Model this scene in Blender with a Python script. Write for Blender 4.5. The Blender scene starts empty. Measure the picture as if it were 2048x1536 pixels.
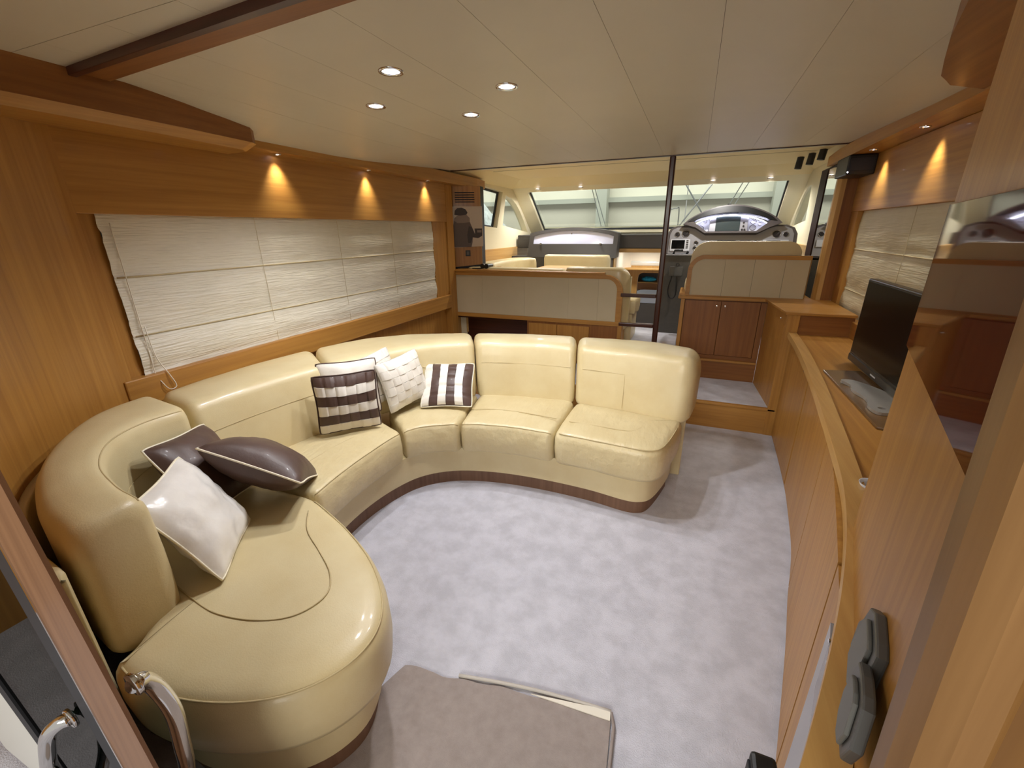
import bpy, bmesh, math, random
from mathutils import Vector, Matrix, noise
from mathutils.geometry import tessellate_polygon
random.seed(7)
PI = math.pi
S = bpy.context.scene
COL = S.collection

# ------------------------------------------------------------------ camera
cd = bpy.data.cameras.new('camera'); cam = bpy.data.objects.new('camera', cd); COL.objects.link(cam)
cd.sensor_fit = 'HORIZONTAL'; cd.sensor_width = 36.0; cd.lens = 855.0 / 2048 * 36; cd.clip_start = 0.02; cd.clip_end = 200
def _ray(x, y): return Vector((x - 1024, y - 768, 855)).normalized()
_f = _ray(1395, 456); _d = _ray(1053, 3145); _d = (_d - _f * _d.dot(_f)).normalized(); _r = _d.cross(_f)
R = Matrix((_r, _f, -_d))                       # image axes (right, down, forward) to world
R3 = R @ Matrix(((1, 0, 0), (0, -1, 0), (0, 0, -1)))
cam.matrix_world = Matrix.Translation((0, 0, 1.5)) @ R3.to_4x4()
S.camera = cam

# ------------------------------------------------------------------ world, view
w = bpy.data.worlds.new('world'); S.world = w; w.use_nodes = True
wb = w.node_tree.nodes['Background']; wb.inputs[0].default_value = (0.84, 0.80, 0.73, 1); wb.inputs[1].default_value = 0.66
S.view_settings.view_transform = 'Standard'; S.view_settings.look = 'None'
S.view_settings.gamma = 1; S.view_settings.exposure = 0.0; S.view_settings.use_curve_mapping = False

def spot(loc, watts, angle=100, blend=0.6, col=(1, .97, .95), size=.03, direction=(0, 0, -1)):
    l = bpy.data.lights.new('spot', 'SPOT'); l.energy = watts; l.spot_size = math.radians(angle); l.spot_blend = blend
    l.color = col; l.shadow_soft_size = size
    o = bpy.data.objects.new('spot', l); COL.objects.link(o); o.location = loc
    o.rotation_euler = Vector(direction).to_track_quat('-Z', 'Y').to_euler(); return o
def area(loc, watts, sx, sy, direction, col=(1, 1, 1)):
    l = bpy.data.lights.new('area', 'AREA'); l.shape = 'RECTANGLE'; l.size = sx; l.size_y = sy; l.energy = watts; l.color = col
    o = bpy.data.objects.new('area', l); COL.objects.link(o); o.location = loc
    o.rotation_euler = Vector(direction).to_track_quat('-Z', 'Y').to_euler(); return o
DOWN = [(-1.08, 1.52), (-1.42, 1.86), (-.77, 1.85), (-1.10, 2.18)]
for x, y in DOWN: spot((x, y, 2.02), 32, 142, 0.8, (.97, .97, 1))
for y in (2.05, 2.83, 3.62): spot((-2.285, y, 1.918), 13, 78, 1, (1, .93, .82), .024, (-.12, 0, -1))
for y in (1.75, 2.35, 2.95, 3.65): spot((.985, y, 1.941), 13, 78, 1, (1, .93, .82), .024, (.12, 0, -1))
for x in (-1.99, -1.42, .10, .67): spot((x, 5.76, 1.965), 34, 165, .8, (1, .98, .97))
for x, y in ((-1.4, 4.7), (.2, 4.7)): spot((x, y, 2.08), 30, 150, .8, (1, .97, .92))
l_ = spot((-.6, 6.35, 1.36), 22, 160, .9, (1, .95, .86), .05); spot((-.6, 8.2, 1.2), 30, 150, .9, (1, .96, .9), .05)
area((-2, 10.5, 7.5), 1500, 16, 3, (0, .75, -1), (1, 1, .94))      # hangar high-bay lighting over the bow
area((-.4, -3.0, 2.2), 115, 2.6, 1.0, (0, 1, -.2), (1, .97, .90))       # added fill light, out of view aft of the doorway

# ------------------------------------------------------------------ materials
def lin(c): return tuple(((v / 255 + .055) / 1.055) ** 2.4 if v > 10 else v / 255 / 12.92 for v in c) + (1,)
def base(name, col, rough=.5, metal=0, spec=.5, coat=0, **k):
    m = bpy.data.materials.new(name); m.use_nodes = True; b = m.node_tree.nodes['Principled BSDF']
    b.inputs['Base Color'].default_value = lin(col); b.inputs['Roughness'].default_value = rough
    b.inputs['Metallic'].default_value = metal; b.inputs['Specular IOR Level'].default_value = spec
    b.inputs['Coat Weight'].default_value = coat; b.inputs['Coat Roughness'].default_value = .1
    return m, m.node_tree, b
def noisy(name, c1, c2, scale=(5, 5, 5), rough=.5, bump=0, bscale=None, detail=6, coat=0, spec=.5, r2=None, bdist=.01, sheen=0, lo=.3, hi=.7):
    m, t, b = base(name, c1, rough, coat=coat, spec=spec); N = t.nodes; L = t.links
    tc = N.new('ShaderNodeTexCoord'); mp = N.new('ShaderNodeMapping'); mp.inputs[3].default_value = scale
    nz = N.new('ShaderNodeTexNoise'); nz.inputs['Scale'].default_value = 1; nz.inputs['Detail'].default_value = detail; nz.inputs['Roughness'].default_value = .6
    cr = N.new('ShaderNodeValToRGB'); cr.color_ramp.elements[0].position = lo; cr.color_ramp.elements[1].position = hi
    cr.color_ramp.elements[0].color = lin(c1); cr.color_ramp.elements[1].color = lin(c2)
    L.new(tc.outputs['Object'], mp.inputs[0]); L.new(mp.outputs[0], nz.inputs[0]); L.new(nz.outputs[0], cr.inputs[0]); L.new(cr.outputs[0], b.inputs['Base Color'])
    if bump:
        n2 = N.new('ShaderNodeTexNoise'); m2 = N.new('ShaderNodeMapping'); m2.inputs[3].default_value = bscale or scale
        n2.inputs['Scale'].default_value = 1; n2.inputs['Detail'].default_value = 4
        bp = N.new('ShaderNodeBump'); bp.inputs['Strength'].default_value = bump; bp.inputs['Distance'].default_value = bdist
        L.new(tc.outputs['Object'], m2.inputs[0]); L.new(m2.outputs[0], n2.inputs[0]); L.new(n2.outputs[0], bp.inputs['Height']); L.new(bp.outputs[0], b.inputs['Normal'])
    if sheen: b.inputs['Sheen Weight'].default_value = sheen
    return m
def wood(name, axis, c1=(150, 106, 56), c2=(180, 136, 80), rough=.44, coat=.10):
    sc = {'x': (1.2, 42, 42), 'y': (42, 1.2, 42), 'z': (42, 42, 1.2)}[axis]
    return noisy(name, c1, c2, sc, rough, .12, tuple(v * 3 for v in sc), 5, coat, bdist=.001)
M = {}
for a in 'xyz':
    M['wood_' + a] = wood('oak_' + a, a, (160, 110, 48), (186, 136, 64))
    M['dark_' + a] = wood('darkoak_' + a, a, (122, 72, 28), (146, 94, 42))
    M['lite_' + a] = wood('liteoak_' + a, a, (186, 142, 80), (206, 164, 98))
    M['wenge_' + a] = wood('mahogany_' + a, a, (52, 24, 16), (74, 36, 26), .3)
M['jamb'] = wood('jamb_wood', 'z', (124, 88, 44), (144, 106, 60), .5, .05)
M['jamb2'] = wood('bulkhead_wood', 'z', (104, 68, 22), (122, 84, 32), .5, .05)
M['stile'] = wood('door_stile_wood', 'z', (112, 78, 54), (132, 96, 68), .45, .05)
M['frame_dark'] = base('dark_frame', (48, 26, 18), .6, 0, .2)[0]
M['plinth'] = wood('plinth_wood', 'z', (108, 78, 58), (128, 96, 74), .5, 0)
M['leather'] = noisy('cream_leather', (208, 190, 145), (216, 201, 159), (6, 6, 6), .42, .35, (260, 260, 260), coat=.12, bdist=.0012)
M['leather_soft'] = noisy('cream_leather_creased', (208, 190, 145), (216, 201, 159), (6, 6, 6), .40, .8, (24, 10, 18), coat=.12, bdist=.010)
M['seam'] = base('seam', (196, 178, 134), .6)[0]
M['ceil'] = noisy('ceiling_vinyl', (205, 196, 174), (209, 200, 178), (3, 3, 3), .42, .15, (300, 300, 300), bdist=.001)
M['ceil2'] = base('ceiling_cream', (232, 214, 168), .5)[0]
M['cream'] = base('cream_moulding', (226, 216, 184), .35)[0]
M['joint'] = base('joint', (96, 86, 66), .8)[0]
M['panel'] = noisy('panel_vinyl', (192, 180, 150), (198, 186, 157), (4, 4, 4), .55, .1, (250, 250, 250), bdist=.001)
M['carpet'] = noisy('carpet_pile', (190, 190, 200), (207, 207, 218), (10, 10, 10), .95, .8, (230, 230, 230), 8, spec=.1, bdist=.004, sheen=.3, lo=.38, hi=.62)
M['mat'] = noisy('mat_cloth', (150, 139, 134), (164, 153, 148), (30, 30, 30), .95, .5, (420, 420, 420), spec=.1, bdist=.002)
M['hem'] = base('hem', (196, 190, 182), .9)[0]
M['blind'] = noisy('blind_crinkle', (216, 211, 194), (228, 223, 208), (3, 3, 3), .34, 1.0, (14, 7, 110), bdist=.008, detail=3)
M['blind_r'] = noisy('blind_crinkle_right', (212, 204, 176), (222, 214, 188), (3, 3, 3), .5, .6, (14, 7, 110), bdist=.006, detail=3)
M['blindseam'] = base('blind_seam', (202, 188, 152), .6)[0]
M['cord'] = base('cord', (232, 226, 212), .7)[0]
M['brown'] = noisy('brown_leather', (74, 54, 46), (88, 66, 58), (8, 8, 8), .48, .4, (120, 120, 120), coat=.04, bdist=.001)
M['white'] = noisy('white_leather', (226, 220, 208), (236, 231, 221), (8, 8, 8), .35, .3, (60, 60, 60), coat=.15, bdist=.002)
M['satin'] = noisy('satin', (228, 224, 218), (238, 235, 230), (8, 8, 8), .26, .5, (9, 9, 9), coat=.2, bdist=.01)
M['piping'] = base('piping', (238, 230, 206), .5)[0]
M['chrome'] = base('chrome', (225, 225, 225), .08, 1)[0]
M['steel'] = base('steel', (170, 170, 172), .25, 1)[0]
M['black'] = base('black_plastic', (24, 24, 25), .42)[0]
M['rubber'] = base('black_rubber', (30, 32, 38), .55)[0]
M['clipgrey'] = base('light_grey_plastic', (104, 104, 100), .5)[0]
M['greyp'] = base('grey_plastic', (86, 86, 84), .45)[0]
M['dash'] = base('dash_vinyl', (66, 62, 58), .5)[0]
M['dashgrey'] = base('dash_grey', (96, 90, 90), .38)[0]
M['pedestal'] = noisy('pedestal_vinyl', (72, 69, 64), (80, 76, 70), (30, 30, 30), .55)
M['alu'] = base('brushed_aluminium', (176, 176, 182), .32, .35)[0]
M['screen'] = base('dark_screen', (14, 14, 16), .12)[0]
M['lcd'] = base('lcd_screen', (66, 76, 76), .15)[0]
M['tvscreen'] = base('tv_screen', (9, 4, 3), .2, 0, .12)[0]
M['tvbezel'] = base('tv_bezel', (34, 26, 18), .3)[0]
M['gauge'] = base('gauge_face', (46, 42, 42), .3)[0]
M['whitep'] = base('white_plastic', (214, 216, 222), .35)[0]
M['lid'] = base('glare_lid', (214, 218, 240), .12, coat=.5)[0]  # bluish white stands in for glare reflected in the lid
M['mirror'] = base('mirror', (200, 200, 196), .02, 1)[0]
M['smoke'] = base('smoked_glass', (76, 24, 12), .04, 0, .25, 0)[0]
M['brownplate'] = base('brown_plate', (112, 84, 52), .2)[0]
M['frosty'] = base('silver_foot', (196, 192, 186), .22, .55)[0]
M['hangar'] = noisy('hangar_sheet', (190, 185, 170), (196, 191, 176), (.6, .6, .6), .6)
M['hangar2'] = base('hangar_band', (214, 210, 194), .6)[0]
M['hangarsteel'] = base('hangar_steel', (168, 170, 158), .6)[0]
M['wrap'] = noisy('shrink_wrap', (168, 180, 188), (214, 222, 228), (3, 3, 3), .3, 1, (5, 5, 5), bdist=.1)
M['blue'] = noisy('blue_towel', (28, 130, 170), (60, 190, 220), (30, 30, 30), .8)
M['bed'] = base('bed_linen', (222, 226, 236), .8)[0]
M['greycab'] = base('grey_upholstery', (120, 112, 104), .8)[0]
M['whitewall'] = base('cabin_white', (240, 232, 216), .5)[0]
M['paper'] = base('print_paper', (206, 194, 180), .5)[0]
M['ink1'] = base('print_dark_grey', (62, 52, 48), .5)[0]
M['ink2'] = base('print_mid_grey', (98, 84, 78), .5)[0]
M['ink3'] = base('print_light_grey', (142, 126, 116), .5)[0]
M['gel'] = base('gelcoat', (214, 214, 208), .3)[0]
def glassm(name, col, alpha, rough=.02):
    m, t, b = base(name, col, rough); N = t.nodes; L = t.links
    tr = N.new('ShaderNodeBsdfTransparent'); tr.inputs[0].default_value = lin(col); gl = N.new('ShaderNodeBsdfGlossy'); gl.inputs['Roughness'].default_value = rough
    mx = N.new('ShaderNodeMixShader'); fr = N.new('ShaderNodeLayerWeight'); fr.inputs[0].default_value = .2; pw = N.new('ShaderNodeMath'); pw.operation = 'MULTIPLY_ADD'; pw.inputs[1].default_value = .35; pw.inputs[2].default_value = .03
    L.new(fr.outputs['Facing'], pw.inputs[0]); L.new(pw.outputs[0], mx.inputs[0]); L.new(tr.outputs[0], mx.inputs[1]); L.new(gl.outputs[0], mx.inputs[2])
    L.new(mx.outputs[0], N['Material Output'].inputs[0]); return m
M['glass'] = glassm('window_glass', (244, 248, 246), .1)
M['darkglass'] = glassm('tinted_glass', (96, 110, 106), .1)
M['acryl'] = base('clear_acrylic', (225, 225, 222), .06, 0)[0]; M['acryl'].node_tree.nodes['Principled BSDF'].inputs['Transmission Weight'].default_value = .85
def emit(name, col, st):
    m, t, b = base(name, col); b.inputs['Emission Color'].default_value = lin(col); b.inputs['Emission Strength'].default_value = st; return m
M['led'] = emit('led_lens', (244, 240, 255), 14)
M['ledsmall'] = emit('small_led_lens', (246, 236, 255), 14)
M['ledstrip'] = emit('led_strip', (226, 226, 255), 24)

# ------------------------------------------------------------------ helpers
def thing(name, label, cat, loc=(0, 0, 0), group=None):
    o = bpy.data.objects.new(name, None); COL.objects.link(o); o.location = loc; o.empty_display_size = .1
    o['label'] = label; o['category'] = cat
    if group: o['group'] = group
    return o
def rootloc(p):
    v = Vector((0, 0, 0))
    while p is not None: v += Vector(p.location); p = p.parent
    return v
def obj(name, bm, m, parent=None, smooth=False, local=False, kind=None, label=None, cat=None, loc=None, group=None, ang=None):
    bmesh.ops.recalc_face_normals(bm, faces=bm.faces)
    off = rootloc(parent) if (parent is not None and not local) else Vector(loc or (0, 0, 0))
    if not local and off.length: bmesh.ops.translate(bm, verts=bm.verts, vec=-off)
    me = bpy.data.meshes.new(name); bm.to_mesh(me); bm.free()
    for mm in (m if isinstance(m, (list, tuple)) else [m]): me.materials.append(M[mm] if isinstance(mm, str) else mm)
    if smooth:
        for p in me.polygons: p.use_smooth = True
        if ang: me.set_sharp_from_angle(angle=math.radians(ang))
    o = bpy.data.objects.new(name, me); COL.objects.link(o)
    if parent is not None: o.parent = parent
    elif not local and loc: o.location = loc
    if kind: o['kind'] = kind
    if label: o['label'] = label
    if cat: o['category'] = cat
    if group: o['group'] = group
    return o
def struct(name, bm, m, **k): return obj(name, bm, m, kind='structure', **k)
def B(): return bmesh.new()
def box(bm, x0, x1, y0, y1, z0, z1, bev=0, seg=2):
    vs = [bm.verts.new((x, y, z)) for z in (z0, z1) for x, y in ((x0, y0), (x1, y0), (x1, y1), (x0, y1))]
    fs = [bm.faces.new([vs[i] for i in q]) for q in ((3, 2, 1, 0), (4, 5, 6, 7), (0, 1, 5, 4), (1, 2, 6, 5), (2, 3, 7, 6), (3, 0, 4, 7))]
    if bev:
        es = list({e for f in fs for e in f.edges}); bmesh.ops.bevel(bm, geom=es, offset=bev, segments=seg, profile=.5, affect='EDGES')
    return bm
def bx(*a, **k): return box(B(), *a, **k)
def prism(bm, pts, vec, bev=0, seg=2):
    a = [bm.verts.new(p) for p in pts]; b = [bm.verts.new(Vector(p) + Vector(vec)) for p in pts]; n = len(pts)
    fs = [bm.faces.new(a[::-1]), bm.faces.new(b)] + [bm.faces.new((a[i], a[(i + 1) % n], b[(i + 1) % n], b[i])) for i in range(n)]
    if bev:
        es = list(fs[0].edges) + list(fs[1].edges); bmesh.ops.bevel(bm, geom=es, offset=bev, segments=seg, profile=.5, affect='EDGES')
    return bm
def slab(pts, z0, z1, bev=0, seg=2): return prism(B(), [(x, y, z0) for x, y in pts], (0, 0, z1 - z0), bev, seg)
def tube(bm, pts, r, seg=8, closed=False, taper=None):
    pts = [Vector(p) for p in pts]; n = len(pts); rings = []; up = None
    for i, p in enumerate(pts):
        if closed: t = (pts[(i + 1) % n] - pts[i - 1])
        else: t = pts[min(i + 1, n - 1)] - pts[max(i - 1, 0)]
        t.normalize()
        if up is None: up = t.orthogonal().normalized()
        up = (up - t * up.dot(t)).normalized(); s = t.cross(up)
        rr = r * (taper(i / (n - 1)) if taper else 1)
        rings.append([bm.verts.new(p + (up * math.cos(a) + s * math.sin(a)) * rr) for a in [2 * PI * k / seg for k in range(seg)]])
    m = n if closed else n - 1
    for i in range(m):
        A, C = rings[i], rings[(i + 1) % n]
        for k in range(seg): bm.faces.new((A[k], A[(k + 1) % seg], C[(k + 1) % seg], C[k]))
    if not closed: bm.faces.new(rings[0][::-1]); bm.faces.new(rings[-1])
    return bm
def disc(bm, c, n, r, h, seg=24, bev=0):
    c = Vector(c); n = Vector(n).normalized(); u = n.orthogonal().normalized(); v = n.cross(u)
    return prism(bm, [c + (u * math.cos(2 * PI * k / seg) + v * math.sin(2 * PI * k / seg)) * r for k in range(seg)], n * h, bev)
def ring(bm, c, n, r, rt, seg=28):
    c = Vector(c); n = Vector(n).normalized(); u = n.orthogonal().normalized(); v = n.cross(u)
    return tube(bm, [c + (u * math.cos(2 * PI * k / seg) + v * math.sin(2 * PI * k / seg)) * r for k in range(seg)], rt, 6, True)
def plate(bm, o, ux, uy, outline, holes, thick):
    """flat board with holes: 2D outlines in the (ux, uy) frame at o, extruded by vector thick"""
    o, ux, uy, th = Vector(o), Vector(ux), Vector(uy), Vector(thick)
    loops = [outline] + list(holes); flat = [p for l in loops for p in l]
    A = [bm.verts.new(o + ux * a + uy * b) for a, b in flat]; C = [bm.verts.new(v.co + th) for v in A]
    for t in tessellate_polygon([[Vector((a, b, 0)) for a, b in l] for l in loops]):
        try: bm.faces.new([A[i] for i in t]); bm.faces.new([C[i] for i in reversed(t)])
        except ValueError: pass
    i = 0
    for l in loops:
        n = len(l)
        for k in range(n):
            a, b = i + k, i + (k + 1) % n; bm.faces.new((A[a], A[b], C[b], C[a]))
        i += n
    return bm
def cr(pts, n=8, closed=False):
    pts = [Vector(p) for p in pts]; out = []; N = len(pts); m = N if closed else N - 1
    for i in range(m):
        if closed: p0, p1, p2, p3 = pts[i - 1], pts[i], pts[(i + 1) % N], pts[(i + 2) % N]
        else: p0 = pts[i - 1] if i else pts[0] * 2 - pts[1]; p1, p2 = pts[i], pts[i + 1]; p3 = pts[i + 2] if i + 2 < N else pts[-1] * 2 - pts[-2]
        for k in range(n):
            t = k / n
            out.append(.5 * ((2 * p1) + (p2 - p0) * t + (2 * p0 - 5 * p1 + 4 * p2 - p3) * t * t + (3 * p1 - p0 - 3 * p2 + p3) * t ** 3))
    if not closed: out.append(pts[-1])
    return out
def resample(pts, n):
    pts = [Vector(p) for p in pts]; L = [0]
    for a, b in zip(pts, pts[1:]): L.append(L[-1] + (b - a).length)
    out = []; j = 0
    for i in range(n):
        s = L[-1] * i / (n - 1)
        while j < len(L) - 2 and L[j + 1] < s: j += 1
        d = L[j + 1] - L[j]; out.append(pts[j].lerp(pts[j + 1], (s - L[j]) / d if d else 0))
    return out
def arc(cx, cy, r, a0, a1, n=6): return [(cx + r * math.cos(math.radians(a0 + (a1 - a0) * k / n)), cy + r * math.sin(math.radians(a0 + (a1 - a0) * k / n))) for k in range(n + 1)]
def rrect(x0, y0, x1, y1, r, n=5): return arc(x1 - r, y0 + r, r, -90, 0, n) + arc(x1 - r, y1 - r, r, 0, 90, n) + arc(x0 + r, y1 - r, r, 90, 180, n) + arc(x0 + r, y0 + r, r, 180, 270, n)
def loft(fc, bc, z0, z1, rtf=.04, rtb=.06, rbf=.03, rbb=.03, lean=0, crown=0, end=(.04, .04), n=40, wr=0, seed=0, topn=8, facen=5, bulge=0, ztop=None):
    """upholstered block between a front and a back plan curve; returns bmesh and the seam line on the front top edge"""
    F = resample(fc, n); Bk = resample(bc, n); bm = B(); rings = []; seamline = []
    Ln = sum((F[i + 1] - F[i]).length for i in range(n - 1)); us = [i / (n - 1) for i in range(n)]
    # finer spacing at the ends
    us = [.5 - .5 * math.cos(PI * u) * (abs(math.cos(PI * u)) ** .0) for u in us]; us = [.6 * a + .4 * i / (n - 1) for i, a in enumerate(us)]
    def at(P, u): x = u * (n - 1); i = min(int(x), n - 2); return P[i].lerp(P[i + 1], x - i)
    for u in us:
        f, b = at(F, u), at(Bk, u); T = (b - f).length; d = (b - f) / T
        ins = 0; sL = u * Ln; sR = (1 - u) * Ln
        for s, r in ((sL, end[0]), (sR, end[1])):
            if s < r: ins = max(ins, r - math.sqrt(max(0, r * r - (r - s) ** 2)))
        zt = (z1 if ztop is None else z1 + ztop(u)) - ins; zb = z0 + ins * .6; s0 = ins; s1 = T - ins
        sec = []
        def corner(cs, cz, r, a0, a1, k=4):
            for j in range(k + 1):
                a = math.radians(a0 + (a1 - a0) * j / k); sec.append((cs + r * math.cos(a), cz + r * math.sin(a)))
        w = s1 - s0; hh = zt - zb; q = lambda r: min(r, w * .45, hh * .45)
        a = q(rbf); corner(s0 + a, zb + a, a, 270, 180)
        for j in range(1, facen): t = j / facen; sec.append((s0 - bulge * math.sin(PI * t), zb + a + (hh - a - q(rtf)) * t))
        a = q(rtf); corner(s0 + a, zt - a, a, 180, 90)
        b2 = q(rtb)
        for j in range(1, topn): t = j / topn; sec.append((s0 + a + (w - a - b2) * t, zt + crown * math.sin(PI * t) * min(1, min(sL, sR) / .12)))
        corner(s1 - b2, zt - b2, b2, 90, 0)
        a = q(rbb); corner(s1 - a, zb + a, a, 0, -90)
        vs = []
        for s, z in sec:
            p = f + d * (s + lean * (z - z0)); c = Vector((p.x, p.y, z))
            if wr: nv = noise.noise(c * 5 + Vector((seed, 0, 0))) + .5 * noise.noise(c * 13 + Vector((seed, 3, 0))); c.z += nv * wr; c.x -= d.x * nv * wr * .8; c.y -= d.y * nv * wr * .8
            vs.append(bm.verts.new(c))
        rings.append(vs); seamline.append(vs[facen + 4 + 2].co.copy())
    m = len(rings[0])
    for i in range(len(rings) - 1):
        for k in range(m): bm.faces.new((rings[i][k], rings[i][(k + 1) % m], rings[i + 1][(k + 1) % m], rings[i + 1][k]))
    bm.faces.new(rings[0][::-1]); bm.faces.new(rings[-1])
    return bm, seamline

# ================================================================== SETTING
struct('floor', bx(-2.4, 1.15, -.9, 3.5, -.05, 0), 'carpet')
# camber of the headlining
def camber(x, y=2.5):
    f = min(1, max(0, (y - 1.2) / .6)) * max(0, 1 - max(0, (y - 2.6) / 1.3)); a = -1.6; b = .35
    if x < a: return 2.04 - .075 * f * ((a - x) / (a + 2.225)) ** 1.5
    if x > b: return 2.04 - .045 * max(0, 1 - max(0, (y - 2.6) / 1.3)) * ((x - b) / (.895 - b)) ** 1.5
    return 2.04
def ceiling_panel(x0, x1, y0, y1, parent, name='ceiling_panel'):
    bm = B(); n = 6; m = 10; xs = [x0 + (x1 - x0) * i / n for i in range(n + 1)]; ys = [y0 + (y1 - y0) * j / m for j in range(m + 1)]
    lo = [[bm.verts.new((x, y, camber(x, y))) for x in xs] for y in ys]; hi = [[bm.verts.new((x, y, camber(x, y) + .012)) for x in xs] for y in ys]
    for j in range(m):
        for i in range(n): bm.faces.new((lo[j][i], lo[j][i + 1], lo[j + 1][i + 1], lo[j + 1][i])); bm.faces.new((hi[j][i], hi[j + 1][i], hi[j + 1][i + 1], hi[j][i + 1]))
        for i in (0, n): bm.faces.new((lo[j][i], lo[j + 1][i], hi[j + 1][i], hi[j][i]))
    for r in (0, m):
        for i in range(n): bm.faces.new((lo[r][i], lo[r][i + 1], hi[r][i + 1], hi[r][i]))
    return obj(name, bm, 'ceil', parent)
ceil = struct('ceiling', bx(-2.6, 1.3, -1.0, 4.0, 2.053, 2.075), 'joint')
xs = [-2.24, -1.87, -1.56, -1.25, -.94, -.62, -.31, .0, .30, .61, .90]
for a, b in zip(xs, xs[1:]): ceiling_panel(a + .0006, b - .0006, .9, 3.955, ceil)
ceiling_panel(-2.24, -.62, -.95, .898, ceil); ceiling_panel(-.615, .9, -.95, .898, ceil)
# forward edge lip of the saloon ceiling
bm = B()
for z0, z1, dy in ((-.004, .01, 0), (-.012, -.004, .012)):
    pass
pts = [(-2.62 + .1 * i, 0) for i in range(38)]
bm = B(); prev = None
for i in range(40):
    x = -2.24 + 3.16 * i / 39; z = camber(x, 3.96)
    q = [bm.verts.new((x, y, z + dz)) for y, dz in ((3.955, -.006), (3.99, -.006), (3.99, .06), (3.955, .06))]
    if prev:
        for k in range(4): bm.faces.new((prev[k], prev[(k + 1) % 4], q[(k + 1) % 4], q[k]))
    else: bm.faces.new(q)
    prev = q
bm.faces.new(prev[::-1]); struct('trim_1', bm, 'wenge_x')
struct('trim_2', slab([(-2.1, 1.165), (-.87, 1.06), (.7, .93), (.7, .88), (-1.07, .99), (-2.1, 1.06)], 2.03, 2.06, .003), 'dark_x')       # athwartships ceiling beam
struct('trim_3', slab([(-2.1, 1.06), (-1.07, .99), (.7, .88), (.7, .862), (-1.07, .967), (-2.1, 1.035)], 2.015, 2.06, .002), 'wenge_x')
# left soffit box with chamfered lower lip
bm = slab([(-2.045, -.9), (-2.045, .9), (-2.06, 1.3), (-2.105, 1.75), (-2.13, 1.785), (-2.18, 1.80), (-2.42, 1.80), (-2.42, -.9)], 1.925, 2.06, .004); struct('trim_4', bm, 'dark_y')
bm = B(); prev = None
for (x, y) in [(-2.045, -.9), (-2.045, .9), (-2.06, 1.3), (-2.10, 1.74), (-2.13, 1.79), (-2.2, 1.80), (-2.36, 1.80)]:
    q = [bm.verts.new(p) for p in ((x, y, 1.926), (x - .045, y - (.03 if y > 1.6 else 0), 1.893), (-2.42, min(y, 1.72), 1.893), (-2.42, min(y, 1.72), 1.926))]
    if prev:
        for k in range(4): bm.faces.new((prev[k], prev[(k + 1) % 4], q[(k + 1) % 4], q[k]))
    else: bm.faces.new(q)
    prev = q
bm.faces.new(prev[::-1]); struct('trim_5', bm, 'wood_y')
# left pelmet (light shelf) under the ceiling edge
def pelmet(sx, xf, y0, y1, name, zb=1.928):
    bm = B(); prev = None; n = 14
    for i in range(n + 1):
        y = y0 + (y1 - y0) * i / n; k = 0 if i < n else .02
        zt = camber(xf, min(y, 3.4)) + .01
        q = [bm.verts.new(p) for p in ((xf + sx * k, y, zt - k * .3), (xf + sx * k, y, zb + k * .3), (xf + sx * .2, y, zb + k * .3), (xf + sx * .2, y, zt - k * .3))]
        if prev:
            for a in range(4): bm.faces.new((prev[a], prev[(a + 1) % 4], q[(a + 1) % 4], q[a]))
        else: bm.faces.new(q)
        prev = q
    bm.faces.new(prev[::-1]); struct(name, bm, 'wood_y')
pelmet(-1, -2.225, 1.5, 4.72, 'trim_6'); pelmet(1, .895, -.9, 4.55, 'trim_7', 1.951)
# right soffit
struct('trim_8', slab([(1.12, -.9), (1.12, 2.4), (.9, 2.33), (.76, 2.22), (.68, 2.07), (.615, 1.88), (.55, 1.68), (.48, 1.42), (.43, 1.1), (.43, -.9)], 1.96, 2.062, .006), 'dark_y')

# ---- left wall: window recess, valance, sill
def wallbox(name, args, m, bev=0): return struct(name, bx(*args, bev), m)
wl = struct('wall_left', plate(B(), (-2.40, 0, 0), (0, 1, 0), (0, 0, 1), [(-.9, 0), (4.32, 0), (4.32, 2.06), (-.9, 2.06)], [[(1.14, .89), (1.14, 1.6), (3.74, 1.6), (3.74, .89)]], (-.06, 0, 0)), 'wood_z')
struct('trim_9', bx(-2.40, -2.325, 1.02, 3.98, 1.585, 1.95, .003), 'wood_y')                 # valance above blind
struct('trim_10', bx(-2.40, -2.315, 1.02, 3.98, .735, .872, .006), 'wood_y')                 # window sill board
struct('trim_11', bx(-2.40, -2.362, 1.0, 1.132, .87, 1.59, .002), 'wood_z')
struct('trim_22', bx(-2.42, -2.325, 3.985, 4.11, .2, 1.96, .003), 'wood_z')
struct('trim_12', bx(-2.40, -2.34, 3.735, 3.98, .87, 1.59, .003), 'wood_z')
win = struct('window_1', bx(-2.458, -2.448, 1.14, 3.74, .89, 1.6), 'darkglass')
# curved aft corner panel
cpts = cr([(-2.325, 1.055, 0), (-2.31, .98, 0), (-2.2, .77, 0), (-2.03, .60, 0), (-1.84, .46, 0), (-1.64, .365, 0), (-1.4, .305, 0), (-1.28, .29, 0), (-1.18, .28, 0)], 5)
bm = B(); prev = None
for i, p in enumerate(cpts):
    t = (cpts[min(i + 1, len(cpts) - 1)] - cpts[max(i - 1, 0)]).normalized(); nrm = Vector((t.y, -t.x, 0))
    if nrm.y > 0: nrm = -nrm
    q = [bm.verts.new((p.x + nrm.x * o, p.y + nrm.y * o, z)) for o, z in ((0, 0), (0, 1.9), (.03, 1.9), (.03, 0))]
    if prev:
        for a in range(4): bm.faces.new((prev[a], prev[(a + 1) % 4], q[(a + 1) % 4], q[a]))
    else: bm.faces.new(q)
    prev = q
bm.faces.new(prev[::-1]); struct('wall_aft', bm, 'wood_z', smooth=True, ang=30)

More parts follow.
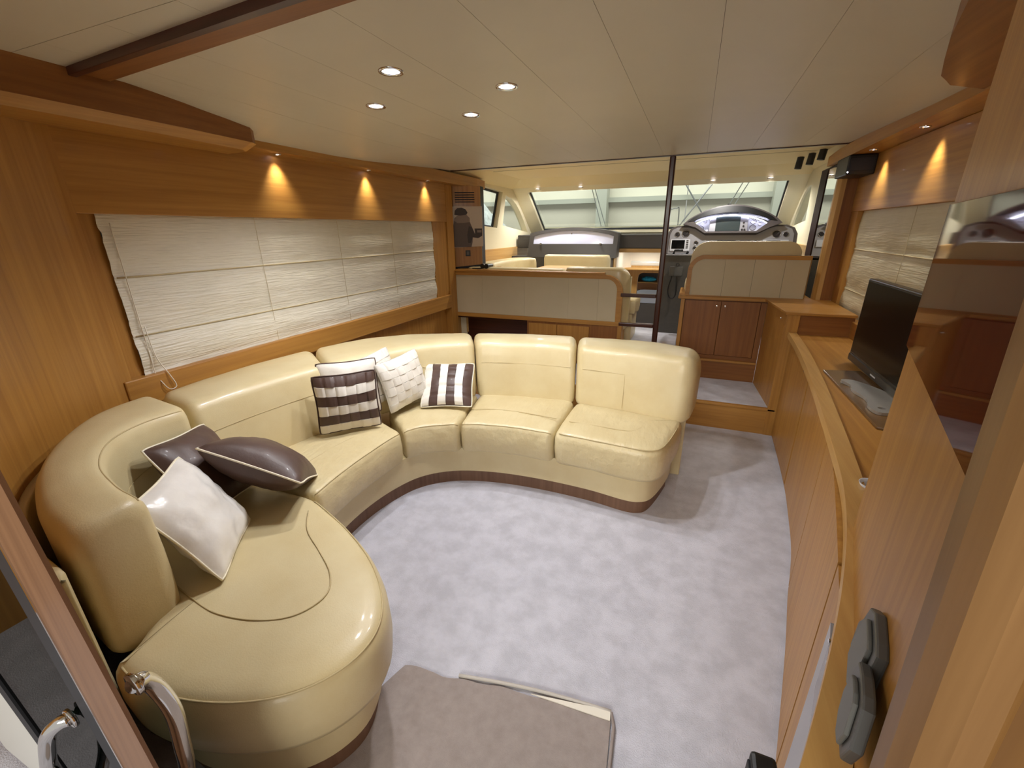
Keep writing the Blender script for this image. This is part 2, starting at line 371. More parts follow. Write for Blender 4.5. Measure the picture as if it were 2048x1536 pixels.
# ---- right wall
struct('wall_right', plate(B(), (1.10, 0, 0), (0, 1, 0), (0, 0, 1), [(-.9, 0), (4.24, 0), (4.24, 2.06), (-.9, 2.06)], [[(1.5, .93), (1.5, 1.61), (4.0, 1.61), (4.0, .93)]], (.06, 0, 0)), 'wood_z')
struct('trim_13', bx(1.045, 1.10, 1.0, 4.13, 1.60, 1.95, .003), 'wood_y')
struct('trim_14', bx(1.03, 1.10, 1.2, 4.02, .79, .90, .005), 'wood_y')
struct('trim_15', bx(1.05, 1.10, 3.985, 4.128, .90, 1.6, .002), 'wood_z')
struct('window_2', bx(1.148, 1.158, 1.5, 4.0, .93, 1.61), 'darkglass')

# ---- door jamb on the right, bulkhead outboard of it
bm = slab([(.2285, .425), (.2235, .395), (.228, .372), (.243, .358), (.262, .356), (.275, .362), (.31, .43)], -.05, 2.06)
for v in bm.verts: v.co.x += .045 * (1.32 - v.co.z)
struct('door_1', bm, 'jamb')
struct('wall_aft.001', slab([(.262, .362), (.275, .359), (1.12, .22), (1.12, .30), (.31, .425)], 0, 2.06), 'jamb2')

# ---- steps up to the helm deck
def carpet_step(name, label, pts_front_y, y1, x0, x1, z0, z1):
    t = thing(name, label, 'step', ((x0 + x1) / 2, (pts_front_y + y1) / 2, z0)); y0 = pts_front_y
    obj('riser', bx(x0, x1, y0, y0 + .02, z0, z1 - .018), 'wood_x', t)
    obj('nosing', bx(x0, x1, y0 - .008, y0 + .028, z1 - .018, z1 + .003, .005), 'wood_x', t)
    obj('carpet_tread', bx(x0, x1, y0 + .028, y1, z0 + .02, z1 + .001), 'carpet', t); return t
carpet_step('saloon_step', 'low wooden step with pale grey carpet tread between the sofa end and right cabinet', 3.47, 4.09, -2.38, .70, 0, .21)
carpet_step('helm_step', 'upper step with pale carpet left of the helm cabinet doors, behind the sofa', 4.09, 4.9, -.56, -.07, .21, .42)
struct('floor.001', slab([(-2.4, 4.9), (1.2, 4.9), (1.2, 6.6), (-.2, 6.6), (-.2, 5.35), (-.95, 5.35), (-.95, 6.6), (-2.4, 6.6)], .36, .42), 'carpet')
struct('floor.002', bx(-3, 2, 5.3, 10, -.45, -.4), 'carpet')

# ---- forward deckhouse: side walls, front frame, helm ceiling
def frwall(name, x, th, tri, sq, ya=4.3):
    out = [(ya, .3), (6.75, .3), (6.75, 1.36), (6.62, 1.42), (5.86, 2.04), (ya, 2.15)]
    struct(name, plate(B(), (x, 0, 0), (0, 1, 0), (0, 0, 1), out, [tri] + ([sq] if sq else []), (th, 0, 0)), 'cream')
tri = [(5.40, 1.56), (5.52, 1.93), (5.58, 1.91)] + [(5.58 + .72 * t, 1.91 - .42 * t ** 1.9) for t in (.2, .4, .6, .8)] + [(6.33, 1.47), (5.9, 1.51)]
frwall('wall_left.001', -2.33, -.09, tri, [(4.5, 1.57), (4.5, 2.0), (5.42, 1.955), (5.22, 1.53)])
triR = [(a - .06, b) for a, b in [(5.62, 1.56), (5.66, 1.90), (5.72, 1.905)] + [(5.72 + .60 * t, 1.905 - .39 * t ** 1.9) for t in (.2, .4, .6, .8)] + [(6.33, 1.50), (6.0, 1.53)]]
frwall('wall_right.001', 1.03, .03, triR, None, 4.2)
struct('window_3', plate(B(), (-2.405, 0, 0), (0, 1, 0), (0, 0, 1), [(4.5, 1.56), (4.5, 2.0), (5.43, 1.96), (5.23, 1.52)], [], (-.006, 0, 0)), 'glass')
bm = B(); o = [(4.5, 1.56), (4.5, 2.0), (5.43, 1.96), (5.23, 1.52)]; i_ = [(4.53, 1.59), (4.53, 1.975), (5.38, 1.935), (5.19, 1.555)]
struct('trim_16', plate(bm, (-2.385, 0, 0), (0, 1, 0), (0, 0, 1), o, [i_], (-.016, 0, 0)), 'rubber')
struct('window_4', plate(B(), (-2.40, 0, 0), (0, 1, 0), (0, 0, 1), tri, [], (-.006, 0, 0)), 'glass')
struct('window_5', plate(B(), (1.05, 0, 0), (0, 1, 0), (0, 0, 1), triR, [], (.006, 0, 0)), 'glass')
# raked windscreen frame
ws0 = Vector((0, 6.5, 1.45)); wup = Vector((0, -.70, .535)); nrm = Vector((0, .06, .08))
out = [(-2.42, -.35), (1.14, -.35), (1.14, 1.12), (-2.42, 1.12)]
hole = [(-2.135, .01), (.885, .01), (.86, .97), (-2.14, .97)]
struct('wall_front', plate(B(), ws0, (1, 0, 0), wup, out, [hole], nrm), 'cream')
g1 = [(-2.16, -.01), (.91, -.01), (.885, .99), (-2.165, .99)]
struct('window_6', plate(B(), ws0 + nrm * .75, (1, 0, 0), wup, g1, [], nrm * .06), 'glass')
struct('trim_17', plate(B(), ws0 + nrm * .45, (1, 0, 0), wup, g1, [[(-2.122, .022), (.87, .022), (.845, .96), (-2.127, .96)]], nrm * .25), 'rubber')
# helm ceiling: flat part, sloping front band, side coves
hc = struct('ceiling.001', bx(-2.12, .93, 3.99, 5.5, 2.10, 2.14), 'ceil2')
struct('trim_18', prism(B(), [(-2.42, 5.503, 2.10), (-2.42, 5.86, 1.985), (-2.42, 5.9, 2.03), (-2.42, 5.503, 2.15)], (3.56, 0, 0)), 'ceil2')
struct('trim_19', prism(B(), [(-2.123, 3.99, 2.10), (-2.36, 3.99, 2.0), (-2.40, 3.99, 2.1), (-2.123, 3.99, 2.15)], (0, 1.9, 0)), 'ceil2')
struct('trim_20', prism(B(), [(.933, 3.99, 2.10), (1.09, 3.99, 2.02), (1.12, 3.99, 2.1), (.933, 3.99, 2.15)], (0, 1.9, 0)), 'ceil2')
struct('trim_21', bx(-2.12, .93, 4.68, 4.684, 2.0985, 2.1003), 'joint'); 
struct('wall_left.002', bx(-2.335, -2.315, 4.3, 6.3, .4, 1.285, .004), 'lite_y')     # wood lining below the cream wall
struct('wall_right.002', bx(.99, 1.025, 4.9, 6.3, .4, 1.33, .004), 'lite_y')

# ================================================================== SOFA
sofa = thing('corner_sofa', 'large cream leather corner sofa curving round the left side of the saloon', 'sofa', (-1.5, 1.7, 0))
foot = [(.085, 2.47), (-.3, 2.53), (-.61, 2.56), (-.95, 2.54), (-1.2, 2.48), (-1.42, 2.36), (-1.60, 2.16), (-1.74, 1.9), (-1.83, 1.6), (-1.885, 1.25), (-1.89, 1.03)]
rear = [(.13, 2.79), (-.2, 2.90), (-.66, 2.88), (-1.05, 2.84), (-1.42, 2.74), (-1.80, 2.58), (-2.06, 2.34), (-2.19, 2.02), (-2.25, 1.74), (-2.27, 1.4), (-2.24, 1.09)]
P = lambda l: [(x, y, 0) for x, y in l]
footc, rearc = cr(P(foot), 10), cr(P(rear), 10)
def cut(c, a, b):
    c = resample(c, 400); n = len(c) - 1; return c[int(a * n):int(b * n) + 1]
def par(c, q):
    c = resample(c, 400); return min(range(400), key=lambda i: (c[i] - Vector((q[0], q[1], 0))).length) / 399
def seam(pts, r, parent, m='seam', name='piping'): return obj(name, tube(B(), pts, r, 6), m, parent, True)
fs = [0, par(footc, (-.615, 2.56)), par(footc, (-1.27, 2.45)), par(footc, (-1.80, 1.70)), 1]
rs = [0, par(rearc, (-.69, 2.88)), par(rearc, (-1.44, 2.74)), par(rearc, (-2.20, 1.98)), 1]
g = .0022
ZB = .80
for i, (rt, wr, ends) in enumerate([(.05, .004, (.085, .045)), (.05, .004, (.045, .045)), (.045, .003, (.045, .045)), (.045, .002, (.045, .045))]):
    lenF = 2.9
    a, b = fs[i] + g, fs[i + 1] - g; c, d = rs[i] + g, rs[i + 1] - g
    if i == 0: a, c = 0, 0
    ztf = None
    bm, sl = loft(cut(footc, a, b), [p for p in cut(rearc, c, d)], .41, ZB, rt, .10, .02, .05, lean=.17, crown=.004, end=ends, n=44, wr=wr, seed=i * 3, bulge=.006)
    o = obj('back_cushion', bm, 'leather', sofa, True)
    # horizontal quilting seam across the front face
    F = resample(cut(footc, a, b), 40); G = resample(cut(rearc, c, d), 40)
    def face(k, z):
        f, h = F[k], G[k]; dd = (h - f).normalized(); p = f + dd * (.17 * (z - .41) - .006); return (p.x, p.y, z)
    zs = .655
    if i == 0: pts = [face(k, zs) for k in range(22, 38)]; pts = [face(22, z) for z in (.45, .50, .56, .62, .645)] + pts
    else: pts = [face(k, zs) for k in range(2, 38)]
    seam(pts, .0012, o, name='seam')
# end wing of the backrest, curved round the aft corner
fw_ = cr(P([(-1.89, 1.015), (-1.86, .85), (-1.77, .70), (-1.62, .60), (-1.46, .56), (-1.325, .555)]), 8)
rw_ = cr(P([(-2.25, 1.065), (-2.16, .84), (-1.99, .65), (-1.78, .50), (-1.55, .405), (-1.325, .37)]), 8)
bm, sl = loft(fw_, rw_, .385, ZB + .02, .05, .055, .02, .04, lean=0.0, crown=.004, end=(.035, .035), n=52, wr=.002, seed=21, bulge=.004, ztop=lambda u: .03 * math.sin(PI * u))
o = obj('back_cushion', bm, 'leather', sofa, True); seam(sl[3:-3], .0025, o, name='piping')
Fz = resample(fw_, 40); seam([(p.x, p.y + .008, .66) for p in Fz[3:32]] + [(Fz[33].x, Fz[33].y + .008, .62), (Fz[34].x, Fz[34].y + .008, .55), (Fz[34].x, Fz[34].y + .008, .46)], .0012, o, name='seam')
# outer shell behind the wing
sh = cr(P([(-2.27, 1.06), (-2.19, .82), (-2.02, .625), (-1.81, .475), (-1.56, .38), (-1.30, .345)]), 8); sh2 = cr(P([(-2.285, 1.05), (-2.215, .80), (-2.045, .60), (-1.825, .45), (-1.57, .352), (-1.30, .318)]), 8)
bm, _ = loft(sh, sh2, .06, .74, .01, .01, .005, .005, n=30, end=(.01, .02)); obj('outer_shell', bm, 'leather', sofa, True)

def seat(front, back, ends, wr, seed, crown=.015, z1=.432, name='seat_cushion', z0=.235, mat='leather_soft', rtf=.035, n=44, bulge=.008):
    bm, sl = loft(front, back, z0, z1, rtf, .03, .03, .03, crown=crown, end=ends, n=n, wr=wr, seed=seed, bulge=bulge)
    o = obj(name, bm, mat, sofa, True); e = max(2, int(n * .06)); seam([p + Vector((0, 0, .001)) for p in sl[e:-e]], .0028, o); return o
inb = lambda l, d: [p + Vector(q) for p, q in zip(l, d)]
bk = lambda a, b: [p + (Vector((-1.0, 1.6, 0)) - Vector((-.9, 1.3, 0))).normalized() * .05 for p in cut(footc, a, b)]
# end seat (rounded outer front corner)
endfront = cr(P([(.045, 2.42), (.02, 2.28), (-.01, 2.15), (-.045, 2.075), (-.11, 2.045), (-.22, 2.05), (-.42, 2.065), (-.612, 2.075)]), 8)
endback = [Vector(p) for p in ((.05, 2.50, 0), (-.03, 2.52, 0), (-.2, 2.54, 0), (-.4, 2.56, 0), (-.612, 2.59, 0))]
def hub(front, back, z0, z1, wr, seed, mat='leather_soft', nr=9, rtf=.04, crown=.012, name='seat_cushion', edge=.03):
    """cushion from a closed plan outline: domed top, rounded shoulder"""
    side = lambda p, q: [p.lerp(q, t) for t in [.08 + .84 * k / 14 for k in range(15)]]
    out = front + side(front[-1], back[-1]) + back[::-1] + side(back[0], front[0]); bm = B(); rings = []
    for _ in range(4): out = [(out[k - 1] + out[k] * 2 + out[(k + 1) % len(out)]) / 4 for k in range(len(out))]
    N = len(out); A2 = sum(out[k].x * out[(k + 1) % N].y - out[(k + 1) % N].x * out[k].y for k in range(N)); sg = 1 if A2 > 0 else -1
    C = Vector((sum((out[k].x + out[(k + 1) % N].x) * (out[k].x * out[(k + 1) % N].y - out[(k + 1) % N].x * out[k].y) for k in range(N)) / (3 * A2), sum((out[k].y + out[(k + 1) % N].y) * (out[k].x * out[(k + 1) % N].y - out[(k + 1) % N].x * out[k].y) for k in range(N)) / (3 * A2), 0))
    nr_ = []
    for k in range(N):
        t = (out[(k + 1) % N] - out[k]).normalized() + (out[k] - out[k - 1]).normalized(); t.normalize(); nr_.append(Vector((t.y, -t.x, 0)) * sg)
    prof = [(-.03, z0 + .0), (-.008, z0 + .008), (0, z0 + .03), (.006, (z0 + z1) / 2 - .01), (.004, z1 - rtf * 1.2), (0, z1 - rtf * .75), (-rtf * .3, z1 - rtf * .25), (-rtf * .8, z1)]
    for off, z in prof: rings.append([Vector((out[k].x + nr_[k].x * off, out[k].y + nr_[k].y * off, z)) for k in range(N)])
    last = rings[-1]
    for j in range(1, nr):
        t = j / nr; rings.append([Vector((p.x + (C.x - p.x) * t, p.y + (C.y - p.y) * t, z1 + crown * math.sin(min(1, t * 2) * PI / 2))) for p in last])
    R_ = []
    for r in rings:
        row = []
        for p in r:
            nv = noise.noise(p * 5 + Vector((seed, 0, 0))) + .5 * noise.noise(p * 12 + Vector((seed, 0, 0))); row.append(bm.verts.new(p + Vector((0, 0, nv * wr))))
        R_.append(row)
    for a, b in zip(R_, R_[1:]):
        for k in range(N): bm.faces.new((a[k], a[(k + 1) % N], b[(k + 1) % N], b[k]))
    bm.faces.new(R_[0][::-1]); bm.faces.new(R_[-1])
    o = obj(name, bm, mat, sofa, True); L_ = [v for v in rings[6]][:len(front)]
    seam([p + Vector((0, 0, .0015)) for p in L_[1:-1]], .0028, o); return o
hub(resample(endfront, 46), resample(endback, 26), .235, .436, .006, 3)
seat(cr(P([(-.618, 2.076), (-.8, 2.075), (-1.0, 2.055), (-1.165, 2.0)]), 8), cr(P([(-.618, 2.6), (-.95, 2.58), (-1.275, 2.5)]), 8), (.035, .035), .006, 5)
seat(cr(P([(-1.172, 1.995), (-1.27, 1.95), (-1.36, 1.89), (-1.412, 1.80)]), 8), cr(P([(-1.285, 2.5), (-1.45, 2.38), (-1.62, 2.2), (-1.72, 2.05)]), 8), (.03, .03), .008, 9)
seat(cr(P([(-1.416, 1.79), (-1.43, 1.6), (-1.425, 1.35), (-1.40, 1.14)]), 8), cr(P([(-1.78, 1.95), (-1.87, 1.6), (-1.93, 1.3), (-1.93, 1.12)]), 8), (.035, .035), .005, 12)
# chaise end
chf = cr(P([(-1.385, 1.125), (-1.27, 1.085), (-1.1, 1.02), (-.93, .935), (-.80, .84), (-.715, .74), (-.69, .64), (-.72, .54), (-.79, .455), (-.90, .39), (-1.04, .345), (-1.18, .33), (-1.30, .345)]), 5)
chb = [Vector(p) for p in ((-1.90, 1.11, 0), (-1.92, .95, 0), (-1.85, .78, 0), (-1.74, .67, 0), (-1.60, .58, 0), (-1.45, .52, 0), (-1.34, .46, 0), (-1.31, .40, 0))]
ch = hub(resample(chf, 70), resample(chb, 30), .235, .437, .002, 30, mat='leather', nr=12, rtf=.045, crown=.014)
st = cr([(-1.31, 1.02, .455), (-1.22, .93, .455), (-1.09, .86, .455), (-.98, .795, .455), (-.925, .72, .455), (-.955, .63, .455), (-1.05, .575, .455), (-1.18, .55, .455), (-1.30, .56, .455), (-1.40, .575, .452)], 6)
seam([(p.x, p.y,   .4515) for p in st], .0022, ch, name='seam')
for pts_ in ([(-.64, 2.235, .4465), (-.75, 2.245, .4475), (-.9, 2.25, .4475), (-1.05, 2.235, .447), (-1.18, 2.195, .4455)], [(-.56, 2.225, .4465), (-.4, 2.22, .4475), (-.24, 2.215, .4475), (-.19, 2.235, .4475), (-.16, 2.29, .4475), (-.13, 2.36, .447)], [(-1.60, 1.12, .4445), (-1.625, 1.30, .4455), (-1.62, 1.52, .4455), (-1.585, 1.72, .4445)]):
    seam(cr([Vector(p) for p in pts_], 6), .0026, sofa, name='quilting_seam')
# base band and plinth
inner = cr(P([(.03, 2.45), (-.01, 2.28), (-.055, 2.15), (-.11, 2.095), (-.2, 2.08), (-.42, 2.11), (-.72, 2.115), (-1.0, 2.085), (-1.23, 2.01), (-1.38, 1.88), (-1.45, 1.70), (-1.475, 1.5), (-1.46, 1.3), (-1.40, 1.15), (-1.25, 1.05), (-1.08, .99), (-.92, .90), (-.80, .79), (-.745, .66), (-.77, .55), (-.85, .46), (-.98, .40), (-1.12, .37), (-1.28, .38)]), 5)
outer = [(-1.45, .42), (-1.7, .52), (-1.95, .68), (-2.1, .88), (-2.22, 1.1), (-2.24, 1.5), (-2.2, 1.95), (-2.05, 2.3), (-1.8, 2.5), (-1.4, 2.68), (-1.0, 2.78), (-.5, 2.80), (-.05, 2.78)]
pl = [(p.x, p.y) for p in inner]
def inset(l, d):
    o = []
    for i, p in enumerate(l):
        a, b = Vector(l[max(i - 1, 0)]), Vector(l[min(i + 1, len(l) - 1)]); t = (b - a).normalized(); o.append((p[0] - t.y * -d, p[1] - t.x * d))
    return o
obj('base', slab(inset(pl, .012) + outer, .085, .245, .018, 3), 'leather', sofa, True, ang=40)
ins = inset(pl, .03)
obj('plinth', slab(ins + [(x * .985, y - .02) for x, y in outer], 0, .088), 'plinth', sofa, True, ang=40)
for (x, y) in ((.045, 2.64), (-.6, 2.86), (-1.3, 2.78)):
    obj('leg', slab(rrect(x - .03, y - .02, x + .03, y + .02, .01, 2), 0, .43, .004), 'leather', sofa)

# ================================================================== SCATTER CUSHIONS
def surf(u, v, s, h, pinch=.10):
    """front surface of a square pillow; u, v in -1..1"""
    e = (1 - u * u) * (1 - v * v); q = 1 - .075 * (u * v) ** 4; x = q * u * (1 - pinch * (1 - v * v)); y = q * v * (1 - pinch * (1 - u * u))
    return Vector((x * s, y * s, h * max(0, e) ** .5 * .95))
def frame(C, X, N):
    N = Vector(N).normalized(); X = Vector(X); X = (X - N * X.dot(N)).normalized(); Y = N.cross(X); return Matrix((X, Y, N)).transposed().to_4x4()
def pillow(name, label, C, X, N, size, h, mat, pipe='piping', back=None, strap=None, seed=0, group=None, wr=.006, sag=0):
    s = size / 2; Mx = Matrix.Translation(C) @ frame(C, X, N); n = 22
    low = min((Mx @ Vector((a * s, b * s, 0))).z for a in (-1, 1) for b in (-1, 1)); t = thing(name, label, 'cushion', (C[0], C[1], low), group)
    def pt(u, v, side, off=0):
        p = surf(u, v, s, h); p.z += off; e = (1 - u * u) * (1 - v * v)
        nv = noise.noise(Vector((u * 2.2, v * 2.2, seed + side * 9))) + .5 * noise.noise(Vector((u * 5, v * 5, seed + side * 9)))
        p.z = (p.z + nv * wr * min(1, e * 6)) * side; p.z += sag * (1 - u * u) - .03 * (abs(u) ** 4 * abs(v) ** 4) * seed % 1 * .02
        return Mx @ p
    for side, mt in ((1, mat), (-1, back or mat)):
        bm = B(); G = [[bm.verts.new(pt(-1 + 2 * i / n, -1 + 2 * j / n, side, -.004 if (strap and side == 1) else 0)) for j in range(n + 1)] for i in range(n + 1)]
        for i in range(n):
            for j in range(n): bm.faces.new((G[i][j], G[i + 1][j], G[i + 1][j + 1], G[i][j + 1]))
        obj('front_cover' if side == 1 else 'back_cover', bm, mt, t, True)
    ed = [(u, -1) for u in [-1 + 2 * k / 14 for k in range(14)]] + [(1, v) for v in [-1 + 2 * k / 14 for k in range(14)]] + [(-u, 1) for u in [-1 + 2 * k / 14 for k in range(14)]] + [(-1, -v) for v in [-1 + 2 * k / 14 for k in range(14)]]
    if pipe: obj('piping', tube(B(), [pt(u, v, 1) for u, v in ed], .0038, 6, True), pipe, t, True)
    if strap:
        rows, cols, colf, axis = strap
        for r in range(rows):
            a, b = -.97 + 1.94 * r / rows + .006, -.97 + 1.94 * (r + 1) / rows - .006; bm = B(); m = cols * 6; L_ = []
            for k in range(m + 1):
                c = -.97 + 1.94 * k / m; cell = min(k // 6, cols - 1); f = (k % 6) / 6; up = ((cell + r) % 2 == 0)
                amp = .0055 if up else .0005
                if k % 6 == 0: amp = -.002
                row = []
                for d, dz in ((a, -.005), (a, amp), ((a + b) / 2, amp + .0012), (b, amp), (b, -.005)):
                    u, v = (c, d) if axis == 0 else (d, c); row.append(bm.verts.new(pt(u, v, 1, dz)))
                L_.append(row)
            for p, q in zip(L_, L_[1:]):
                for k in range(4): bm.faces.new((p[k], p[k + 1], q[k + 1], q[k]))
            obj('woven_strap', bm, colf(r), t, True, ang=50)
    return t
# dark and white group at the aft corner
pillow('scatter_cushion', 'dark brown leather cushion with cream piping standing in the aft corner, behind the other two', (-1.735, .93, .605), (.50, -.78, .22), (.72, .42, .55), .36, .07, 'brown', seed=1.3)
pillow('scatter_cushion', 'dark brown leather cushion with cream piping tilted on its edge, nearest the long seat', (-1.555, 1.055, .60), (.77, .28, -.575), (.13, .60, .79), .41, .10, 'brown', seed=2.7)
pillow('scatter_cushion', 'plain glossy white cushion with cream piping leaning at the aft end of the sofa', (-1.442, .717, .609), (-.64, .77, -.04), (.65, .57, .5), .37, .065, 'satin', seed=4.1, wr=.012)
# woven group at the far corner
bw = lambda r: 'brown' if r % 2 == 1 else 'white'
wb_ = lambda r: 'white' if r % 2 == 1 else 'brown'
pillow('scatter_cushion', 'white leather cushion edged in dark piping, mostly hidden behind the horizontally striped one', (-1.765, 1.80, .645), (.72, .70, 0), (.69, -.69, .12), .345, .05, 'white', pipe='brown', seed=5.5)
pillow('scatter_cushion', 'woven leather cushion with dark brown and white horizontal stripes', (-1.668, 1.672, .622), (.71, .71, 0), (.70, -.69, .08), .345, .06, 'brown', pipe='brown', back='white', strap=(6, 6, bw, 0), seed=6.6)
pillow('scatter_cushion', 'white woven leather cushion behind its twin, next to the horizontally striped one', (-1.70, 1.95, .66), (.28, .955, .15), (.93, -.28, .2), .33, .045, 'white', pipe=None, strap=(6, 6, lambda r: 'white', 0), seed=7.7)
pillow('scatter_cushion', 'white woven leather cushion, the front one of the white pair', (-1.575, 2.06, .632), (.28, .955, .12), (.93, -.28, .2), .335, .055, 'white', pipe=None, strap=(6, 6, lambda r: 'white', 0), seed=8.8)
pillow('scatter_cushion', 'woven leather cushion with dark brown and white vertical stripes', (-1.375, 2.25, .565), (.93, .36, 0), (.22, -.60, .77), .345, .055, 'brown', strap=(6, 5, bw, 1), seed=9.9, back='white')

# ================================================================== RIGHT SIDE: sideboard, TV, cabinet
cf = cr(P([(.705, 3.47), (.69, 3.05), (.67, 2.67), (.64, 2.35), (.61, 2.09), (.575, 1.9), (.54, 1.74), (.49, 1.47), (.425, 1.16), (.39, 1.0), (.345, .80), (.29, .62), (.25, .50), (.235, .44)]), 6)
ce = cr(P([(.675, 3.465), (.655, 3.05), (.625, 2.67), (.59, 2.3), (.545, 1.9), (.525, 1.73), (.48, 1.38), (.435, 1.15), (.375, .93), (.305, .72), (.22, .50), (.19, .44)]), 6)
side = thing('sideboard', 'long curved oak sideboard along the right wall, carrying the television', 'sideboard', (.8, 2.2, 0))
def strip_between(c, o0, o1, z0, z1, k0=0, k1=None, bev=0):
    c = c[k0:k1]; a = []; b = []
    for i, p in enumerate(c):
        t = (c[min(i + 1, len(c) - 1)] - c[max(i - 1, 0)]).normalized(); n = Vector((-t.y, t.x, 0))
        if n.x < 0: n = -n
        a.append((p.x + n.x * o0, p.y + n.y * o0)); b.append((p.x + n.x * o1, p.y + n.y * o1))
    return slab(a + b[::-1], z0, z1, bev)
obj('edge_lipping', strip_between(ce, 0, .052, .768, .806, bev=.004), 'lite_y', side, ang=40, smooth=True)
pts = [(p.x + .045, p.y) for p in ce] + [(1.04, .44), (1.04, 3.465)]
obj('worktop', slab(pts, .765, .792), 'wood_y', side)
obj('carcass', strip_between(cf, .022, .20, .02, .765), 'joint', side)
obj('toe_strip', strip_between(cf, .006, .05, 0, .018), 'dark_y', side)
def y_index(c, y): return min(range(len(c)), key=lambda i: abs(c[i].y - y))
for (ya, yb, hy) in ((3.47, 2.70, 2.82), (2.695, 1.80, 2.05), (1.795, 1.02, None), (1.015, .86, None)):
    c = [p for p in resample(cf, 220) if yb <= p.y <= ya]
    d = obj('door', strip_between(c, 0, .02, .02, .765), 'wood_z', side, ang=30, smooth=True)
    if hy:
        for k in (0, 1):
            p = c[y_index(c, hy + k * .07)]; disc_ = disc(B(), (p.x + .004, p.y, .715 + .01 * k), (-1, 0, 0), .009, .016, 14, .003); obj('knob', disc_, 'chrome', d, True, ang=40)
# appliance front at the near end
c = [p + Vector((-.012, 0, 0)) for p in resample(cf, 220) if .5 <= p.y <= .855]
ap = obj('appliance_front', strip_between(c, 0, .02, .10, .745), 'alu', side)
c2 = [p for p in resample(cf, 220) if .56 <= p.y <= .80]
obj('appliance_trim', strip_between(c2, -.012, 0, .62, .74, bev=.004), 'steel', ap)
for k in range(5): p = c2[int(k * (len(c2) - 1) / 4)]; obj('rivet', disc(B(), (p.x - .012, p.y, .75), (-1, 0, 0), .004, .003, 8), 'chrome', ap)
# raised box at the forward end
rb = thing('raised_cupboard', 'raised oak cupboard ledge at the forward end of the sideboard', 'cupboard', (.88, 3.8, .21))
obj('top_board', slab([(.64, 3.455), (1.05, 3.455), (1.05, 4.2), (.86, 4.2), (.86, 4.125), (.585, 4.125)], .925, .945, .004), 'wood_x', rb)
obj('end_post', bx(.648, .73, 3.462, 3.49, 0, .925, .002), 'wood_z', rb); obj('front_board', bx(.665, 1.045, 3.475, 3.495, .79, .925), 'dark_x', rb)
sd = obj('side_board', slab([(.655, 3.475), (.675, 3.475), (.635, 4.088), (.612, 4.088)], .21, .925), 'wood_z', rb)
obj('knob', disc(B(), (.652, 3.62, .875), (-1, 0, 0), .008, .014, 12, .002), 'chrome', sd, True, ang=40)
# helm cabinet
hcab = thing('helm_cabinet', 'oak base cabinet with two doors under the helm seat', 'cabinet', (.27, 4.2, .21))
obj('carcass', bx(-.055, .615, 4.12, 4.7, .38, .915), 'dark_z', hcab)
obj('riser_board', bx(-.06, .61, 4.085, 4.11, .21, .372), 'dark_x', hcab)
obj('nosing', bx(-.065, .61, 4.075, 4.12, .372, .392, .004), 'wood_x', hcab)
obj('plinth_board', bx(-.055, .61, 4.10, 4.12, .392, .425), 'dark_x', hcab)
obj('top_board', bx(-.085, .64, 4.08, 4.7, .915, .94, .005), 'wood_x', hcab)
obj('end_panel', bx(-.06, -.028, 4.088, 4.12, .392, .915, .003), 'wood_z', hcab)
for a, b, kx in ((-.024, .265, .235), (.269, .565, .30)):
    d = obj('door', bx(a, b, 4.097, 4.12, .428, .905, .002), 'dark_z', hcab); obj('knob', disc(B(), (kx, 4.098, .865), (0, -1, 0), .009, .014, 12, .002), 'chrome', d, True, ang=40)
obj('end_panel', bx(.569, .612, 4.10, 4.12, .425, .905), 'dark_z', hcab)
# helm seat with panelled back
hs = thing('helm_bench', 'helm seat with cream cushion above an oak-rimmed vinyl back panel', 'seat', (.4, 4.4, .94))
def arch(x0, x1, z0, z1, r): return [(x1, z0), (x1, z1)] + arc(x0 + r, z1 - r, r, 90, 180, 8) + [(x0, z0)]
obj('rim', plate(B(), (0, 4.135, 0), (1, 0, 0), (0, 0, 1), arch(-.035, .868, .94, 1.282, .13), [arch(.0, .865, .945, 1.250, .10)[::-1]], (0, .045, 0)), 'wood_x', hs)
xs = [0.0, .255, .475, .695, .865]
for a, b in zip(xs, xs[1:]):
    o = [(a, .942), (b - .0015, .942), (b - .0015, 1.252)] + (arc(.10, 1.152, .10, 90, 180, 6) if a == 0 else [(a, 1.252)])
    obj('back_panel', plate(B(), (0, 4.145, 0), (1, 0, 0), (0, 0, 1), o, [], (0, .02, 0)), 'panel', hs)
cu = [(.80, .94), (.80, 1.31)] + arc(.70, 1.29, .10, 20, 90, 6) + arc(.12, 1.25, .14, 90, 180, 8) + [(-.045, 1.0), (-.03, .94)]
obj('back_cushion', plate(B(), (0, 4.19, 0), (1, 0, 0), (0, 0, 1), cu, [], (0, .14, 0)), 'leather', hs, True, ang=50)
bm = loft([(-.05, 4.34, 0), (.8, 4.34, 0)], [(-.05, 4.8, 0), (.8, 4.8, 0)], .94, 1.06, n=20)[0]; obj('seat_cushion', bm, 'leather', hs, True)
